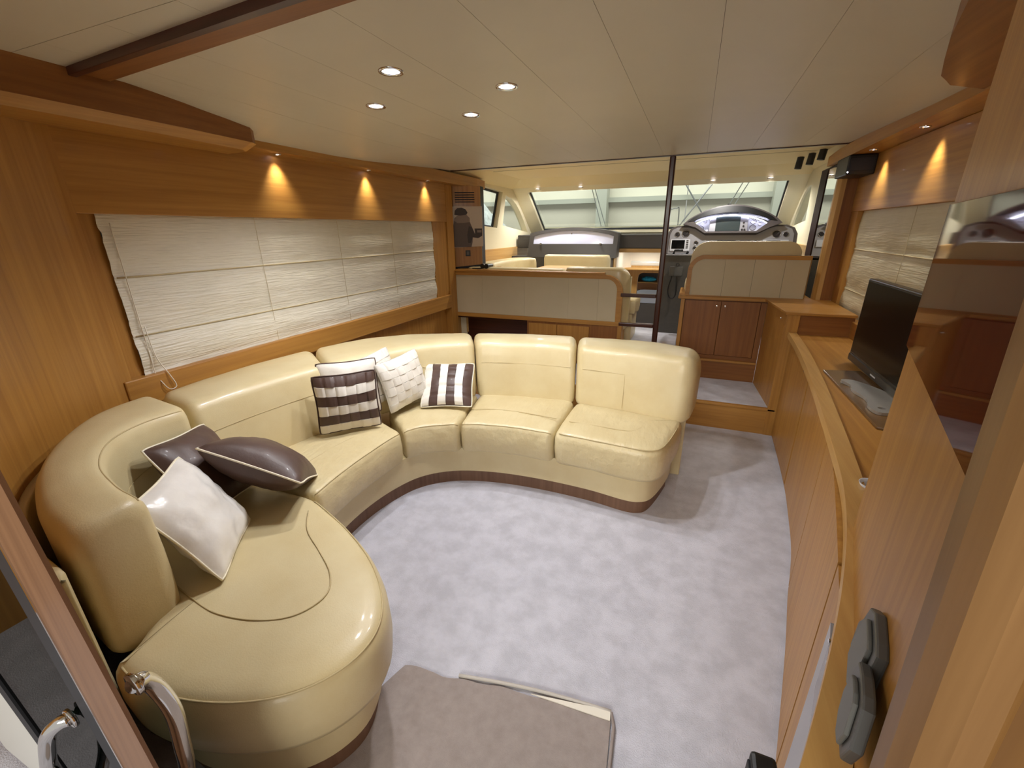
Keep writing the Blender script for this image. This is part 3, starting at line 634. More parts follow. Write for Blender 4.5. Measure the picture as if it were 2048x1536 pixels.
# wood column with tall mirror
mc = thing('mirror_column', 'oak column with a tall dark-framed mirror beside the helm seat', 'column', (1.0, 4.4, .945))
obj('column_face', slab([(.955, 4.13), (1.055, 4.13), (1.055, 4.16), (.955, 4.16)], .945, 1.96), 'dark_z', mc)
obj('corner_post', slab([(.925, 4.165), (.945, 4.128), (.975, 4.126), (.975, 4.2), (.925, 4.2)], .90, 1.955, .004), 'lite_z', mc)
fr = obj('mirror_frame', plate(B(), (.938, 0, 0), (0, 1, 0), (0, 0, 1), [(4.2, .86), (4.80, .86), (4.80, 1.95), (4.2, 1.95)], [[(4.21, .875), (4.21, 1.94), (4.60, 1.94), (4.60, .875)]], (.03, 0, 0)), 'frame_dark', mc)
obj('mirror_glass', bx(.944, .95, 4.205, 4.61, .87, 1.945), 'mirror', fr)
obj('base_rail', slab([(.90, 4.13), (1.055, 4.13), (1.055, 4.8), (.90, 4.8)], .86, .91, .006), 'wood_y', mc)
sp = thing('loudspeaker', 'small black loudspeaker box fixed under the shelf above the oak column', 'speaker', (.98, 3.98, 1.80))
obj('cabinet', bx(.885, 1.045, 3.82, 4.10, 1.825, 1.948, .008), 'black', sp); obj('indicator', disc(B(), (.893, 3.819, 1.842), (0, -1, 0), .004, .003, 8), 'ledsmall', sp)
bm = bx(.90, 1.03, 3.816, 3.822, 1.85, 1.93, .002); obj('grille', bm, 'rubber', sp)
# television
tv = thing('television', 'flat black television on a silver foot standing on the sideboard', 'television', (.82, 2.4, .80))
bz = obj('bezel', bx(.855, .895, 2.02, 2.80, .808, 1.245, .006), 'tvbezel', tv)
obj('screen', bx(.852, .858, 2.04, 2.78, .862, 1.232), 'tvscreen', bz); obj('speaker_bar', bx(.848, .86, 2.03, 2.79, .814, .850, .004), 'tvbezel', bz)
obj('badge', bx(.8465, .849, 2.38, 2.44, .829, .835), 'whitep', bz)
obj('back_shell', bx(.895, .93, 2.15, 2.67, .88, 1.2, .015), 'black', tv)
obj('neck', tube(B(), [(.875, 2.14, .80), (.875, 2.14, .84)], .03, 14), 'chrome', tv, True, ang=50)
obj('flat_plate', slab([(.70, 1.83), (.69, 2.56), (.86, 2.60), (.90, 2.1), (.78, 1.80)], .792, .802, .003), 'brownplate', tv)  # thin brown plate lying flat on the worktop
ft = cr([(.715, 2.36), (.735, 2.30), (.725, 2.22), (.745, 2.12), (.725, 2.03), (.735, 1.965), (.77, 1.96), (.82, 1.99), (.86, 2.06), (.86, 2.2), (.82, 2.3), (.765, 2.375)], 4, True)
bm = plate(B(), (0, 0, .803), (1, 0, 0), (0, 1, 0), [(p.x, p.y) for p in ft], [arc(.765, 2.01, .013, 0, 330, 11)[::-1]], (0, 0, .012)); obj('foot', bm, 'frosty', tv, ang=40)
# roman blinds
def blind(name, label, x, y0, y1, zs, m, sgn, cords, loc):
    t = thing(name, label, 'blind', loc)
    for i, (zt, zb) in enumerate(zip(zs, zs[1:])):
        bm = B(); ny = int((y1 - y0) / .03); nz = 14; G = []
        for j in range(nz + 1):
            z = zt + (zb - zt) * j / nz; row = []
            for k in range(ny + 1):
                y = y0 + (y1 - y0) * k / ny
                d = .004 * noise.noise(Vector((y * 9, z * 60, i * 7))) + .003 * noise.noise(Vector((y * 3, z * 16, i))) + .010 * math.sin(PI * j / nz) * (1 if i < len(zs) - 2 else 1.5) + (.006 if j == nz else 0)
                jag = .006 * noise.noise(Vector((z * 25, 3, 0))) if k in (0, ny) else 0
                row.append(bm.verts.new((x - sgn * -d if False else x + sgn * d, y + jag, z)))
            G.append(row)
        for a, b in zip(G, G[1:]):
            for k in range(ny): bm.faces.new((a[k], a[k + 1], b[k + 1], b[k]))
        obj('fold', bm, m, t, True)
        if i: obj('hem_batten', tube(B(), [(x + sgn * .006, y0 + .01 + (y1 - y0 - .02) * k / 20, zt + .002) for k in range(21)], .0035, 6), 'blindseam', t, True)
    for y in cords: obj('ladder_cord', tube(B(), [(x + sgn * .013, y + .004 * math.sin(z * 3), z) for z in [zs[0] + (zs[-1] - zs[0]) * k / 10 for k in range(11)]], .0012, 5), 'blindseam', t)
    return t
bl = blind('roman_blind', 'long crinkled cream roman blind closed over the left window above the sofa', -2.352, 1.122, 3.735, [1.585, 1.32, 1.055, .872], 'blind', 1, (1.86, 2.5, 3.1), (-2.35, 2.4, .87))
lp = [(-2.335, 1.16, z) for z in (1.55, 1.3, 1.1, .95, .87)] + [(-2.305, 1.165, .82), (-2.30, 1.18, .79), (-2.30, 1.20, .785), (-2.30, 1.215, .80), (-2.305, 1.20, .86), (-2.33, 1.18, .95), (-2.333, 1.172, 1.1)]
obj('pull_cord', tube(B(), cr(lp, 5), .0022, 6), 'cord', bl, True)
blind('roman_blind', 'shorter cream roman blind over the right window, behind the television', 1.085, 1.45, 3.985, [1.605, 1.34, 1.06, .89], 'blind_r', -1, (2.2, 3.1), (1.09, 2.9, .89))
# tall near cabinet with smoked glass door
tc = thing('tall_cabinet', 'tall oak cabinet at the near right with a glossy dark red glass door', 'cabinet', (.6, .8, .79))
obj('body', slab([(.443, 1.125), (.287, .527), (.262, .43), (1.04, .43), (1.04, 1.2), (.5, 1.135)], .793, 1.96, .002), 'wood_z', tc)
d = (Vector((.287, .527, 0)) - Vector((.443, 1.125, 0))).normalized(); nl = Vector((d.y, -d.x, 0)); nl = nl if nl.x < 0 else -nl
a = Vector((.443, 1.125, 1.262)) + d * .004
gd = obj('glass_door', prism(B(), [a, a + d * .63, a + d * .63 + Vector((0, 0, .275)), a + Vector((0, 0, .275))], nl * .006, .0012, 1), 'smoke', tc)
def on_face(s, z, off=0):
    p = Vector((.443, 1.125, 0)) + d * s + nl * off; return Vector((p.x, p.y, z))
# grey plastic holder clips on its face
CL = [([(.485, .93), (.496, .967), (.529, .986), (.585, .985), (.606, .98), (.593, .901), (.583, .859), (.546, .839), (.452, .85), (.456, .904)], 0, 'the higher one'), ([(.599, .956), (.63, .965), (.663, .968), (.681, .964), (.692, .906), (.669, .856), (.636, .847), (.591, .865), (.575, .904)], .012, 'the lower one')]
for pts_, o0, wd in CL:
    zs = [z for _, z in pts_]; t = thing('holder_clip', 'grey plastic holder clip on the near cabinet face, %s' % wd, 'clip', tuple(on_face(.5, min(zs))))
    obj('clip_body', prism(B(), [on_face(s0, z, o0) for s0, z in pts_], nl * .014, .003), 'greyp', t)
    cx_ = sum(p for p, _ in pts_) / len(pts_); cz_ = sum(zs) / len(zs)
    obj('clip_spine', prism(B(), [on_face(cx_ + (s0 - cx_) * (.5 if s0 < cx_ else .72), cz_ + (z - cz_) * .8, o0 + .0142) for s0, z in pts_], nl * .006, .002), 'clipgrey', t)
tag = thing('switch_box', 'small black box under the sideboard edge at the bottom right', 'box', (.17, .49, .70))
obj('case', bx(.165, .20, .46, .52, .70, .765, .006), 'black', tag); obj('cover', bx(.162, .166, .47, .51, .71, .755, .001), 'rubber', tag)
# floor mat by the entrance
mt = thing('floor_mat', 'grey cloth floor mat lying rumpled by the near end of the sofa', 'mat', (-.45, .55, 0))
bm = B(); n = 40; G = []
C0 = [(-.80, .885), (-.075, 1.0), (.02, -.1), (-1.1, -.1)]
for i in range(n + 1):
    row = []
    for j in range(n + 1):
        u, v = i / n, j / n; p = Vector((C0[0][0], C0[0][1], 0)).lerp(Vector((C0[1][0], C0[1][1], 0)), u).lerp(Vector((C0[3][0], C0[3][1], 0)).lerp(Vector((C0[2][0], C0[2][1], 0)), u), v)
        z = .008 + .012 * math.exp(-((u - .16 - .25 * v) / .035) ** 2) * (1 if v > .03 else .3) + .008 * math.exp(-((u - .02 - .1 * v) / .04) ** 2) + .003 * noise.noise(p * 6)
        if v < .02: p.y += .014 * noise.noise(Vector((u * 7, 0, 0))); z *= .8
        row.append(bm.verts.new((p.x, p.y, z)))
    G.append(row)
for a_, b_ in zip(G, G[1:]):
    for j in range(n): bm.faces.new((a_[j], a_[j + 1], b_[j + 1], b_[j]))
geom = bmesh.ops.extrude_face_region(bm, geom=bm.faces[:]); bmesh.ops.translate(bm, verts=[v for v in geom['geom'] if isinstance(v, bmesh.types.BMVert)], vec=(0, 0, -.006))
obj('cloth', bm, 'mat', mt, True, ang=50)
obj('hem', tube(B(), [(-.60 + .525 * t, .925 + .078 * t + .012 * math.sin(t * PI), .008) for t in [k / 14 for k in range(15)]], .006, 6), 'hem', mt, True)
obj('hem', prism(B(), [(-.34, .958, .0075), (-.078, 1.004, .0075), (-.074, .972, .0075)], (0, 0, .004)), 'cord', mt)
obj('hem', tube(B(), [(-.075, 1.0, .008), (-.06, .96, .009), (-.045, .7, .009), (-.02, .3, .009), (.01, 0, .009)], .0055, 6), 'mat', mt, True)

# ================================================================== DOWNLIGHTS
def downlight(x, y, z, r, label, group, m='led', rim='chrome'):
    t = thing('downlight', label, 'light', (x, y, z - .01), group)
    bm = B(); n = 28; prof = [(r * .72, .002), (r * .74, -.004), (r, -.005), (r * 1.04, 0), (r * 1.04, .004)]
    rg = [[bm.verts.new((x + q * math.cos(2 * PI * k / n), y + q * math.sin(2 * PI * k / n), z + h)) for k in range(n)] for q, h in prof]
    for a, b in zip(rg, rg[1:]):
        for k in range(n): bm.faces.new((a[k], a[(k + 1) % n], b[(k + 1) % n], b[k]))
    obj('rim', bm, rim, t, True); obj('lens', disc(B(), (x, y, z + .002), (0, 0, -1), r * .74, .003, 24), m, t)
nm = ['the nearest', 'the leftmost', 'the rightmost', 'the farthest']
for i, (x, y) in enumerate(DOWN): downlight(x, y, camber(x), .044, 'chrome round downlight in the saloon ceiling, %s of the four' % nm[i], 'saloon ceiling downlights')
for i, y in enumerate((2.05, 2.83, 3.62)): downlight(-2.29, y, 1.927, .02, 'small light under the left shelf above the blind, %s' % ['nearest', 'middle one', 'farthest'][i], 'left shelf lights', 'ledsmall')
for i, y in enumerate((2.35, 2.95, 3.65)): downlight(.965, y, 1.950, .022, 'small light under the right shelf, %s' % ['by the tall cabinet', 'the middle one', 'beside the black loudspeaker'][i], 'right shelf lights', 'ledsmall')
for i, x in enumerate((-1.99, -1.42, .10, .67)): downlight(x, 5.80, 1.996, .035, 'round light above the windscreen, %s' % ['at its left corner', 'second from the left', 'above the helm screen', 'at its right end'][i], 'windscreen lights', 'led')

# ================================================================== DIVIDER, POLE, DINETTE
dv = thing('dinette_divider', 'low divider with beige vinyl panels and rounded oak rim in front of the dinette', 'divider', (-1.5, 4.1, .6))
def arch2(x0, x1, z0, z1, r): return [(x0, z0), (x1 - .0, z0)] + arc(x1 - r, z1 - r, r, 0, 90, 8) + [(x0, z1)]
obj('rim', plate(B(), (0, 4.10, 0), (1, 0, 0), (0, 0, 1), arch2(-2.52, -.575, .625, 1.098, .16), [arch2(-2.50, -.625, .665, 1.062, .10)[::-1]], (0, .05, 0)), 'wood_x', dv)
xs = [-2.50, -2.02, -1.55, -1.09, -.80, -.625]
for a, b in zip(xs, xs[1:]):
    o = [(a, .665), (b - .001, .665)] + (arc(-.725, .962, .10, 0, 90, 6) if b == -.625 else [(b - .001, 1.062)]) + [(a, 1.062)]
    obj('vinyl_panel', plate(B(), (0, 4.112, 0), (1, 0, 0), (0, 0, 1), o, [], (0, .02, 0)), 'panel', dv)
obj('ledge', slab([(-2.33, 4.09), (-.75, 4.09), (-.75, 4.16), (-1.9, 4.30), (-2.0, 4.6), (-2.33, 4.65)], 1.098, 1.118, .004), 'wood_x', dv)
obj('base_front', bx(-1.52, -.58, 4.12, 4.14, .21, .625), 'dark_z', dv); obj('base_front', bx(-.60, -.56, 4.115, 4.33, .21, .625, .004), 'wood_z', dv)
for a, b in ((-1.50, -1.20), (-1.195, -.87)): obj('door', bx(a, b, 4.108, 4.12, .24, .60, .002), 'wood_z', dv)
obj('recess_back', bx(-2.39, -1.52, 4.32, 4.34, .21, .63), 'wenge_x', dv); obj('recess_top', bx(-2.39, -1.52, 4.15, 4.32, .60, .62), 'wenge_x', dv)
po = thing('support_pole', 'dark mahogany pole from the helm deck up to the saloon ceiling edge', 'pole', (-.245, 4.02, .42))
obj('post', slab(rrect(-.268, 3.995, -.222, 4.04, .012, 3), .21, 2.05), 'wenge_z', po)
for z in (.935, .668): obj('rail', bx(-.575, -.268, 4.0, 4.035, z - .016, z + .016, .006), 'wenge_x', po)
dn = thing('dinette_bench', 'cream leather dinette bench curving round the table behind the divider', 'seat', (-1.4, 4.8, .42))
def benchback(f, b, z0, z1, **k): obj('back_cushion', loft(f, b, z0, z1, rtf=.035, rtb=.035, n=24, **k)[0], 'leather', dn, True)
benchback([(-2.25, 4.38, 0), (-2.0, 4.34, 0), (-1.16, 4.33, 0)], [(-2.25, 4.20, 0), (-2.0, 4.18, 0), (-1.16, 4.175, 0)], .8, 1.135)
benchback([(-1.15, 4.33, 0), (-.52, 4.33, 0)], [(-1.15, 4.175, 0), (-.52, 4.175, 0)], .55, 1.155, end=(.03, .12))
benchback(cr(P([(-2.02, 4.42), (-2.06, 4.7), (-2.06, 5.1), (-2.0, 5.36), (-1.86, 5.44)]), 6), cr(P([(-2.26, 4.42), (-2.28, 4.7), (-2.28, 5.1), (-2.24, 5.45), (-2.0, 5.58)]), 6), .8, 1.16)
benchback([(-1.80, 5.47, 0), (-.95, 5.47, 0)], [(-1.80, 5.6, 0), (-.95, 5.6, 0)], .8, 1.2)
for q in ([(-2.2, 4.35, 4.35), ], ):
    obj('seat_base', slab([(-2.28, 4.36), (-.50, 4.36), (-.50, 4.75), (-1.75, 4.75), (-1.75, 5.2), (-.98, 5.2), (-.98, 5.6), (-2.28, 5.6)], .42, .70, .01), 'leather', dn)
    obj('seat_cushion', slab([(-2.2, 4.34), (-.475, 4.34), (-.455, 4.5), (-.475, 4.78), (-1.72, 4.78), (-1.72, 5.15), (-1.0, 5.15), (-1.0, 5.55), (-2.2, 5.55)], .70, .85, .03, 3), 'leather', dn, True, ang=50)
tb = thing('dinette_table', 'oak dinette table behind the divider', 'table', (-1.42, 4.9, .42))
obj('tabletop', slab(rrect(-1.68, 4.55, -1.17, 5.25, .05), 1.06, 1.085, .005), 'lite_x', tb); obj('leg', tube(B(), [(-1.42, 4.9, .42), (-1.42, 4.9, 1.06)], .04, 14), 'chrome', tb, True, ang=50)
# locker with grille, print and switch
A_, B_ = Vector((-2.40, 4.16, 0)), Vector((-2.10, 4.30, 0)); du = (B_ - A_).normalized(); dnn = Vector((du.y, -du.x, 0))
def onl(u, z, off=0): p = A_ + du * u + dnn * off; return Vector((p.x, p.y, z))
LW = (B_ - A_).length
lk = thing('wall_locker', 'narrow oak wall locker with black grille slots left of the dinette', 'locker', (-2.3, 4.3, 1.118))
sl = [[(.07, 1.872 - .022 * k), (.27, 1.872 - .022 * k), (.27, 1.862 - .022 * k), (.07, 1.862 - .022 * k)] for k in range(5)]
obj('door', plate(B(), A_, du, (0, 0, 1), [(0, 1.13), (LW, 1.16), (LW, 1.925), (0, 1.95)], sl, -dnn * .02), 'wood_z', lk)
obj('body', prism(B(), [onl(.005, 1.12, -.021), onl(LW - .005, 1.12, -.021), (-2.12, 4.42, 1.12), (-2.37, 4.42, 1.12)], (0, 0, .81)), 'rubber', lk)
obj('side_panel', prism(B(), [(-2.405, 4.15, 1.12), (-2.44, 4.0, 1.12), (-2.45, 4.0, 1.12), (-2.42, 4.17, 1.12)], (0, 0, .83)), 'wood_z', lk)
obj('corner_post', prism(B(), [onl(-.012, 1.105, .006), onl(.03, 1.105, .006), onl(.03, 1.105, -.001), onl(-.012, 1.105, -.03)], (0, 0, .845)), 'lite_z', lk)
sw = obj('switch', prism(B(), [onl(.155, 1.245, .001), onl(.205, 1.245, .001), onl(.205, 1.305, .001), onl(.155, 1.305, .001)], dnn * .008, .002), 'black', lk)
obj('rocker', prism(B(), [onl(.168, 1.257, .009), onl(.192, 1.257, .009), onl(.192, 1.293, .009), onl(.168, 1.293, .009)], dnn * .004), 'greyp', sw)
pr = thing('photo_print', 'mounted black and white print of a person in a hat with a camera', 'picture', tuple(onl(.18, 1.335, .02)))
obj('board', prism(B(), [onl(.02, 1.335, .022), onl(.345, 1.345, .022), onl(.345, 1.735, .022), onl(.02, 1.735, .022)], dnn * .014), 'paper', pr)
def ink(name, pts, m, off):  obj(name, prism(B(), [onl(.02 + u * .325, 1.34 + v * .395, .0365 + off) for u, v in pts], dnn * .0006), m, pr)
ink('coat', [(.03, .0), (.62, .0), (.66, .12), (.68, .3), (.66, .5), (.6, .62), (.52, .76), (.3, .82), (.12, .72), (.06, .5)], 'ink2', 0)
ink('scarf', [(.1, .66), (.2, .78), (.5, .80), (.6, .72), (.6, .62), (.4, .6), (.2, .6)], 'ink3', .0008)
ink('hat', [(.12, .80), (.14, .90), (.22, .96), (.36, .97), (.48, .93), (.54, .85), (.5, .80), (.3, .78)], 'ink1', .0012)
ink('sleeve', [(.50, .30), (.56, .52), (.66, .5), (.74, .34), (.86, .28), (.84, .22), (.68, .24), (.6, .1), (.52, .1)], 'ink1', .0016)
ink('camera', [(.74, .46), (.98, .46), (.98, .28), (.86, .22), (.76, .28)], 'ink1', .002); ink('lens', [(.82, .42), (.96, .42), (.96, .36), (.82, .36)], 'ink3', .0028)
bn = thing('binoculars', 'small black binoculars lying on the ledge below the wall locker', 'binoculars', (-2.0, 4.22, 1.118))
for dx in (0, .045):
    obj('barrel', tube(B(), [(-2.05 + dx, 4.19, 1.148), (-2.04 + dx, 4.31, 1.148)], .026, 14, taper=lambda t: 1 - .3 * t), 'black', bn, True, ang=50)
obj('bridge', bx(-2.04, -1.99, 4.22, 4.27, 1.14, 1.16, .004), 'black', bn); obj('strap', tube(B(), cr([(-2.05, 4.2, 1.125), (-2.12, 4.18, 1.122), (-2.17, 4.2, 1.122), (-2.14, 4.24, 1.122), (-2.05, 4.25, 1.13)], 5), .006, 6), 'black', bn, True)

# ================================================================== FOREDECK SIDE OF THE DECKHOUSE: dash, lid, companionway
ds = thing('dashboard', 'dark vinyl dashboard shelf running under the windscreen', 'dashboard', (-.5, 6.1, 1.2))
obj('shelf', slab([(-2.3, 5.86), (1.02, 5.86), (1.02, 6.6), (-2.3, 6.6)], 1.40, 1.435, .01), 'dash', ds)
obj('front', slab([(-2.3, 5.86), (1.02, 5.86), (1.02, 5.92), (-2.3, 5.92)], 1.265, 1.41, .008), 'dash', ds)
obj('front', slab([(-2.3, 5.62), (-.96, 5.62), (-.96, 5.86), (-2.3, 5.86)], .42, 1.17, .008), 'dash', ds)
ld = thing('chart_locker', 'black arched locker with a glossy lid coloured as bright glare above the far dinette bench', 'locker', (-1.5, 5.8, 1.25))
Z0 = 1.15
def archtop(x0, x1, z0, zs_, zc, n=14): return [(x0, z0), (x1, z0)] + [(x1 + (x0 - x1) * k / n, zs_ + (zc - zs_) * math.sin(PI * min(max(k / n, 0), 1)) ** .8) for k in range(n + 1)]
obj('housing', plate(B(), (0, 5.17, 0), (1, 0, 0), (0, .38, 1), archtop(-2.07, -.90, 1.16, 1.455, 1.525), [archtop(-2.01, -.955, 1.325, 1.42, 1.49)[::-1]], (0, .22, 0)), 'dash', ld, ang=40)
obj('lid', plate(B(), (0, 5.185, 0), (1, 0, 0), (0, .38, 1), archtop(-2.02, -.95, 1.315, 1.425, 1.495), [], (0, .015, 0)), 'lid', ld)
for x in (-1.90, -1.11): obj('catch', bx(x - .012, x + .012, 5.655, 5.685, 1.315, 1.335, .002), 'steel', ld)
obj('latch', disc(B(), (-1.49, 5.70, 1.45), (0, -1, 0), .008, .01, 10), 'steel', ld)
cw = thing('companionway', 'lit companionway opening with oak frame leading down to the cabin', 'stairway', (-.6, 6.2, .42))
obj('lintel', bx(-.98, -.22, 5.87, 5.93, 1.215, 1.265, .006), 'lite_x', cw); obj('jamb', bx(-.985, -.945, 5.80, 6.0, .42, 1.262, .006), 'lite_z', cw)
c = cr(P([(-.945, 5.95), (-.945, 6.5), (-.93, 6.68), (-.86, 6.78), (-.75, 6.8), (0, 6.8)]), 5)
bm = B(); prev = None
for p in c:
    q = [bm.verts.new(v) for v in ((p.x, p.y, .955), (p.x, p.y, 1.40), (p.x, p.y + .02, 1.40), (p.x, p.y + .02, .955))]
    if prev:
        for k in range(4): bm.faces.new((prev[k], prev[(k + 1) % 4], q[(k + 1) % 4], q[k]))
    prev = q
obj('lining', bm, 'whitewall', cw, True, ang=40)
obj('cabin_door_frame', plate(B(), (0, 6.79, 0), (1, 0, 0), (0, 0, 1), [(-.99, -.4), (0, -.4), (0, .985), (-.99, .985)], [[(-.745, -.39), (-.745, .80)] + arc(-.66, .80, .085, 180, 90, 5) + [(-.12, .885), (-.12, -.39)]], (0, .09, 0)), 'lite_z', cw)
obj('side_panel', bx(-.965, -.945, 5.9, 6.79, -.4, .955), 'lite_z', cw); obj('side_panel', bx(-.2, -.18, 5.35, 6.79, -.4, 1.4), 'dash', cw)
obj('shelf_ledge', bx(-.945, -.2, 6.62, 6.79, .935, .96, .004), 'lite_x', cw)
for k in range(3): st_ = obj('stair_tread', bx(-.94, -.2, 5.32 + .24 * k, 5.62 + .24 * k, .18 - .2 * k, .21 - .2 * k, .004), 'carpet', cw)
cb = thing('cabin_berth', 'berth with white bedding in the lower cabin seen through the doorway', 'bed', (-.7, 9, -.4))
obj('berth_base', bx(-1.6, .4, 8.5, 9.15, -.4, .17), 'greycab', cb); obj('mattress', loft([(-1.0, 8.48, 0), (.3, 8.48, 0)], [(-1.0, 9.12, 0), (.3, 9.12, 0)], .17, .33, n=16, crown=.05)[0], 'bed', cb, True)
lc = thing('cabin_locker', 'dark oak shelf locker at the far end of the lower cabin', 'locker', (-.8, 9.6, .3))
obj('back_panel', bx(-1.6, .4, 9.55, 9.6, -.4, 1.2), 'greycab', lc); obj('shelf', bx(-1.3, 0, 9.2, 9.55, .46, .48), 'wood_x', lc); obj('frame', bx(-1.3, 0, 9.2, 9.55, .66, .68), 'dark_x', lc); obj('upright', bx(-1.12, -1.09, 9.19, 9.55, .33, .68), 'dark_z', lc); obj('drawer_front', bx(-1.09, 0, 9.19, 9.21, .33, .46), 'dark_x', lc)
bt = thing('blue_towel', 'folded blue towel on the shelf of the lower cabin', 'towel', (-.8, 9.35, .48))
bm = bmesh.new(); bmesh.ops.create_icosphere(bm, subdivisions=3, radius=1)
for v in bm.verts: v.co = Vector((v.co.x * .14, v.co.y * .1, max(-.0, v.co.z * .05 + .045))) * (1 + .25 * noise.noise(v.co * 2.5)); v.co += Vector((-.8, 9.35, .481))
obj('cloth', bm, 'blue', bt, True)
# helm console
hc_ = thing('helm_console', 'helm console with domed instrument hood and backlit panel', 'console', (.3, 5.3, .42))
obj('pedestal', prism(B(), [(0, 4.90, .42), (0, 4.93, 1.235), (0, 5.6, 1.235), (0, 5.6, .42)], (-.285, 0, 0), .01), 'pedestal', hc_)
obj('pedestal', bx(0, .95, 5.0, 5.6, .42, 1.2), 'pedestal', hc_)
tilt = Vector((0, .30, .954)); Oc = Vector((0, 5.0, 1.22))     # console face frame: x, up along tilt
def cp(x, v, off=0): return Oc + Vector((x, 0, 0)) + tilt * v + Vector((0, -.954, .30)) * off
def cface(name, pts, m, off, th, parent=None, bev=0): return obj(name, prism(B(), [cp(x, v, off) for x, v in pts], Vector((0, -.954, .30)) * th, bev), m, parent or hc_)
lower = [(-.30, 0), (.90, 0), (.90, .23), (.87, .29), (.80, .318), (.70, .318), (.64, .30), (.53, .235), (.09, .235), (-.01, .30), (-.08, .318), (-.20, .318), (-.26, .29), (-.285, .23)]
cface('console_body', lower, 'dashgrey', -.12, .12, bev=.006)
inner_l = [(-.265, .015), (.865, .015), (.868, .225), (.845, .275), (.79, .298), (.71, .298), (.65, .28), (.54, .215), (.08, .215), (-.02, .28), (-.08, .298), (-.19, .298), (-.238, .275), (-.258, .225)]
fp = cface('fascia', inner_l, 'alu', 0, .006)
# hood (arched brow) with lit recess
def bow(x0, x1, v0, v1, n=18): return [(x0 + (x1 - x0) * k / n, v0 + (v1 - v0) * math.sin(PI * k / n) ** .75) for k in range(n + 1)]
ho = bow(-.14, .75, .315, .50); hi = bow(-.05, .655, .345, .43)
outl = [(.66, .28), (.55, .222), (.07, .222), (-.02, .28)] + ho
hl = [(.535, .238), (.085, .238)] + hi
obj('hood', plate(B(), Oc + Vector((0, -.06, .019)), (1, 0, 0), tilt, outl, [hl[::-1]], Vector((0, .26, -.02))), 'dashgrey', hc_, True, ang=40)
bf = cface('instrument_panel', hl, 'whitep', -.10, .02)
# brow lip
obj('hood_lip', tube(B(), [cp(x, v + .005, .055) for x, v in hi], .012, 8), 'black', hc_, True)
obj('led_strip', tube(B(), [cp(x, v - .006, -.015) for x, v in bow(-.02, .625, .345, .43, 14)], .004, 6), 'ledstrip', hc_, True)
obj('brow', plate(B(), cp(0, 0, .068), (1, 0, 0), tilt, bow(-.10, .705, .335, .486) + bow(-.045, .65, .343, .424)[::-1], [], Vector((0, .954, -.30)) * .07), 'black', hc_, True, ang=40)
dp = cface('display', rrect(.11, .246, .465, .43, .015, 3), 'alu', -.06, .03, bev=.004)
cface('display_screen', rrect(.168, .270, .392, .416, .004, 2), 'lcd', -.028, .003, dp)
for k in range(5): cface('key', [(.20 + .04 * k, .247), (.225 + .04 * k, .247), (.225 + .04 * k, .252), (.20 + .04 * k, .252)], 'whitep', -.028, .004, dp)
for j, (x, v) in enumerate(((.425, .35), (.425, .315), (.415, .28), (.438, .28))): cface('key', arc(x, v, .009, 0, 330, 11), 'gauge', -.028, .004, dp)
def gauge(x, v, r, off=.006, par_=None, m='gauge'):
    nn = Vector((0, -.954, .30)); g = obj('gauge', disc(B(), cp(x, v, off), nn, r, .004, 22), m, par_ or fp)
    obj('gauge_ring', ring(B(), cp(x, v, off + .003), nn, r, .0035, 22), 'steel', g, True); obj('needle', prism(B(), [cp(x - .001, v - r * .3, off + .0045), cp(x + r * .6, v + r * .4, off + .0045), cp(x + r * .6, v + r * .45, off + .0045)], nn * .001), 'whitep', g)
for x, v, r in ((-.185, .225, .025), (-.105, .235, .036), (.005, .14, .02), (.12, .125, .03), (.0, .085, .02), (.72, .225, .036), (.80, .22, .023), (.55, .135, .022)): gauge(x, v, r)
for x, v, r in ((.03, .31, .03), (.515, .375, .025), (.515, .315, .026), (.575, .35, .016), (.07, .38, .014)): gauge(x, v, r, -.08, bf, 'alu')
pl_ = cface('chartplotter', rrect(-.245, .055, -.055, .175, .008, 2), 'whitep', .006, .012, fp); cface('plotter_screen', [(-.232, .075), (-.105, .075), (-.105, .165), (-.232, .165)], 'screen', .0185, .001, pl_)
for k in range(5): cface('key', [(-.09, .08 + .018 * k), (-.07, .08 + .018 * k), (-.07, .09 + .018 * k), (-.09, .09 + .018 * k)], 'gauge', .0185, .002, pl_)
cface('display', [(.20, .10), (.37, .10), (.37, .16), (.20, .16)], 'screen', .006, .006, fp); cface('display', [(.41, .11), (.50, .11), (.50, .16), (.41, .16)], 'steel', .006, .006, fp)
pk = cface('autopilot', [(.61, .10), (.83, .10), (.83, .165), (.61, .165)], 'whitep', .006, .010, fp); cface('autopilot_screen', [(.64, .13), (.76, .13), (.76, .158), (.64, .158)], 'screen', .0165, .001, pk)
obj('lever_mount', bx(-.27, -.02, 4.91, 5.02, 1.235, 1.25, .004), 'steel', hc_); obj('lever', tube(B(), [(-.20, 4.95, 1.25), (-.19, 4.93, 1.285), (-.11, 4.93, 1.285)], .01, 8), 'black', hc_, True); obj('lever', tube(B(), [(-.07, 4.95, 1.25), (-.06, 4.94, 1.275)], .012, 8), 'black', hc_, True)
obj('compass_ball', disc(B(), (.27, 5.14, 1.705), (0, 0, 1), .02, .02, 14, .006), 'black', hc_, True)
vh = thing('radio_handset', 'dark handset hanging by a coiled cord on the helm pedestal', 'radio', (-.16, 4.9, .95))
obj('mount', bx(-.22, -.09, 4.885, 4.915, 1.03, 1.125, .006), 'greyp', vh); obj('handset', bx(-.215, -.17, 4.86, 4.886, 1.03, 1.13, .008), 'pedestal', vh); obj('hook', ring(B(), (-.145, 4.885, 1.145), (0, 1, 0), .015, .004), 'black', vh, True)
obj('cord', tube(B(), cr([(-.19, 4.875, 1.03), (-.215, 4.88, .90), (-.20, 4.88, .82), (-.165, 4.88, .80), (-.135, 4.88, .84), (-.135, 4.88, .93), (-.14, 4.89, 1.03)], 6), .006, 6), 'black', vh, True)
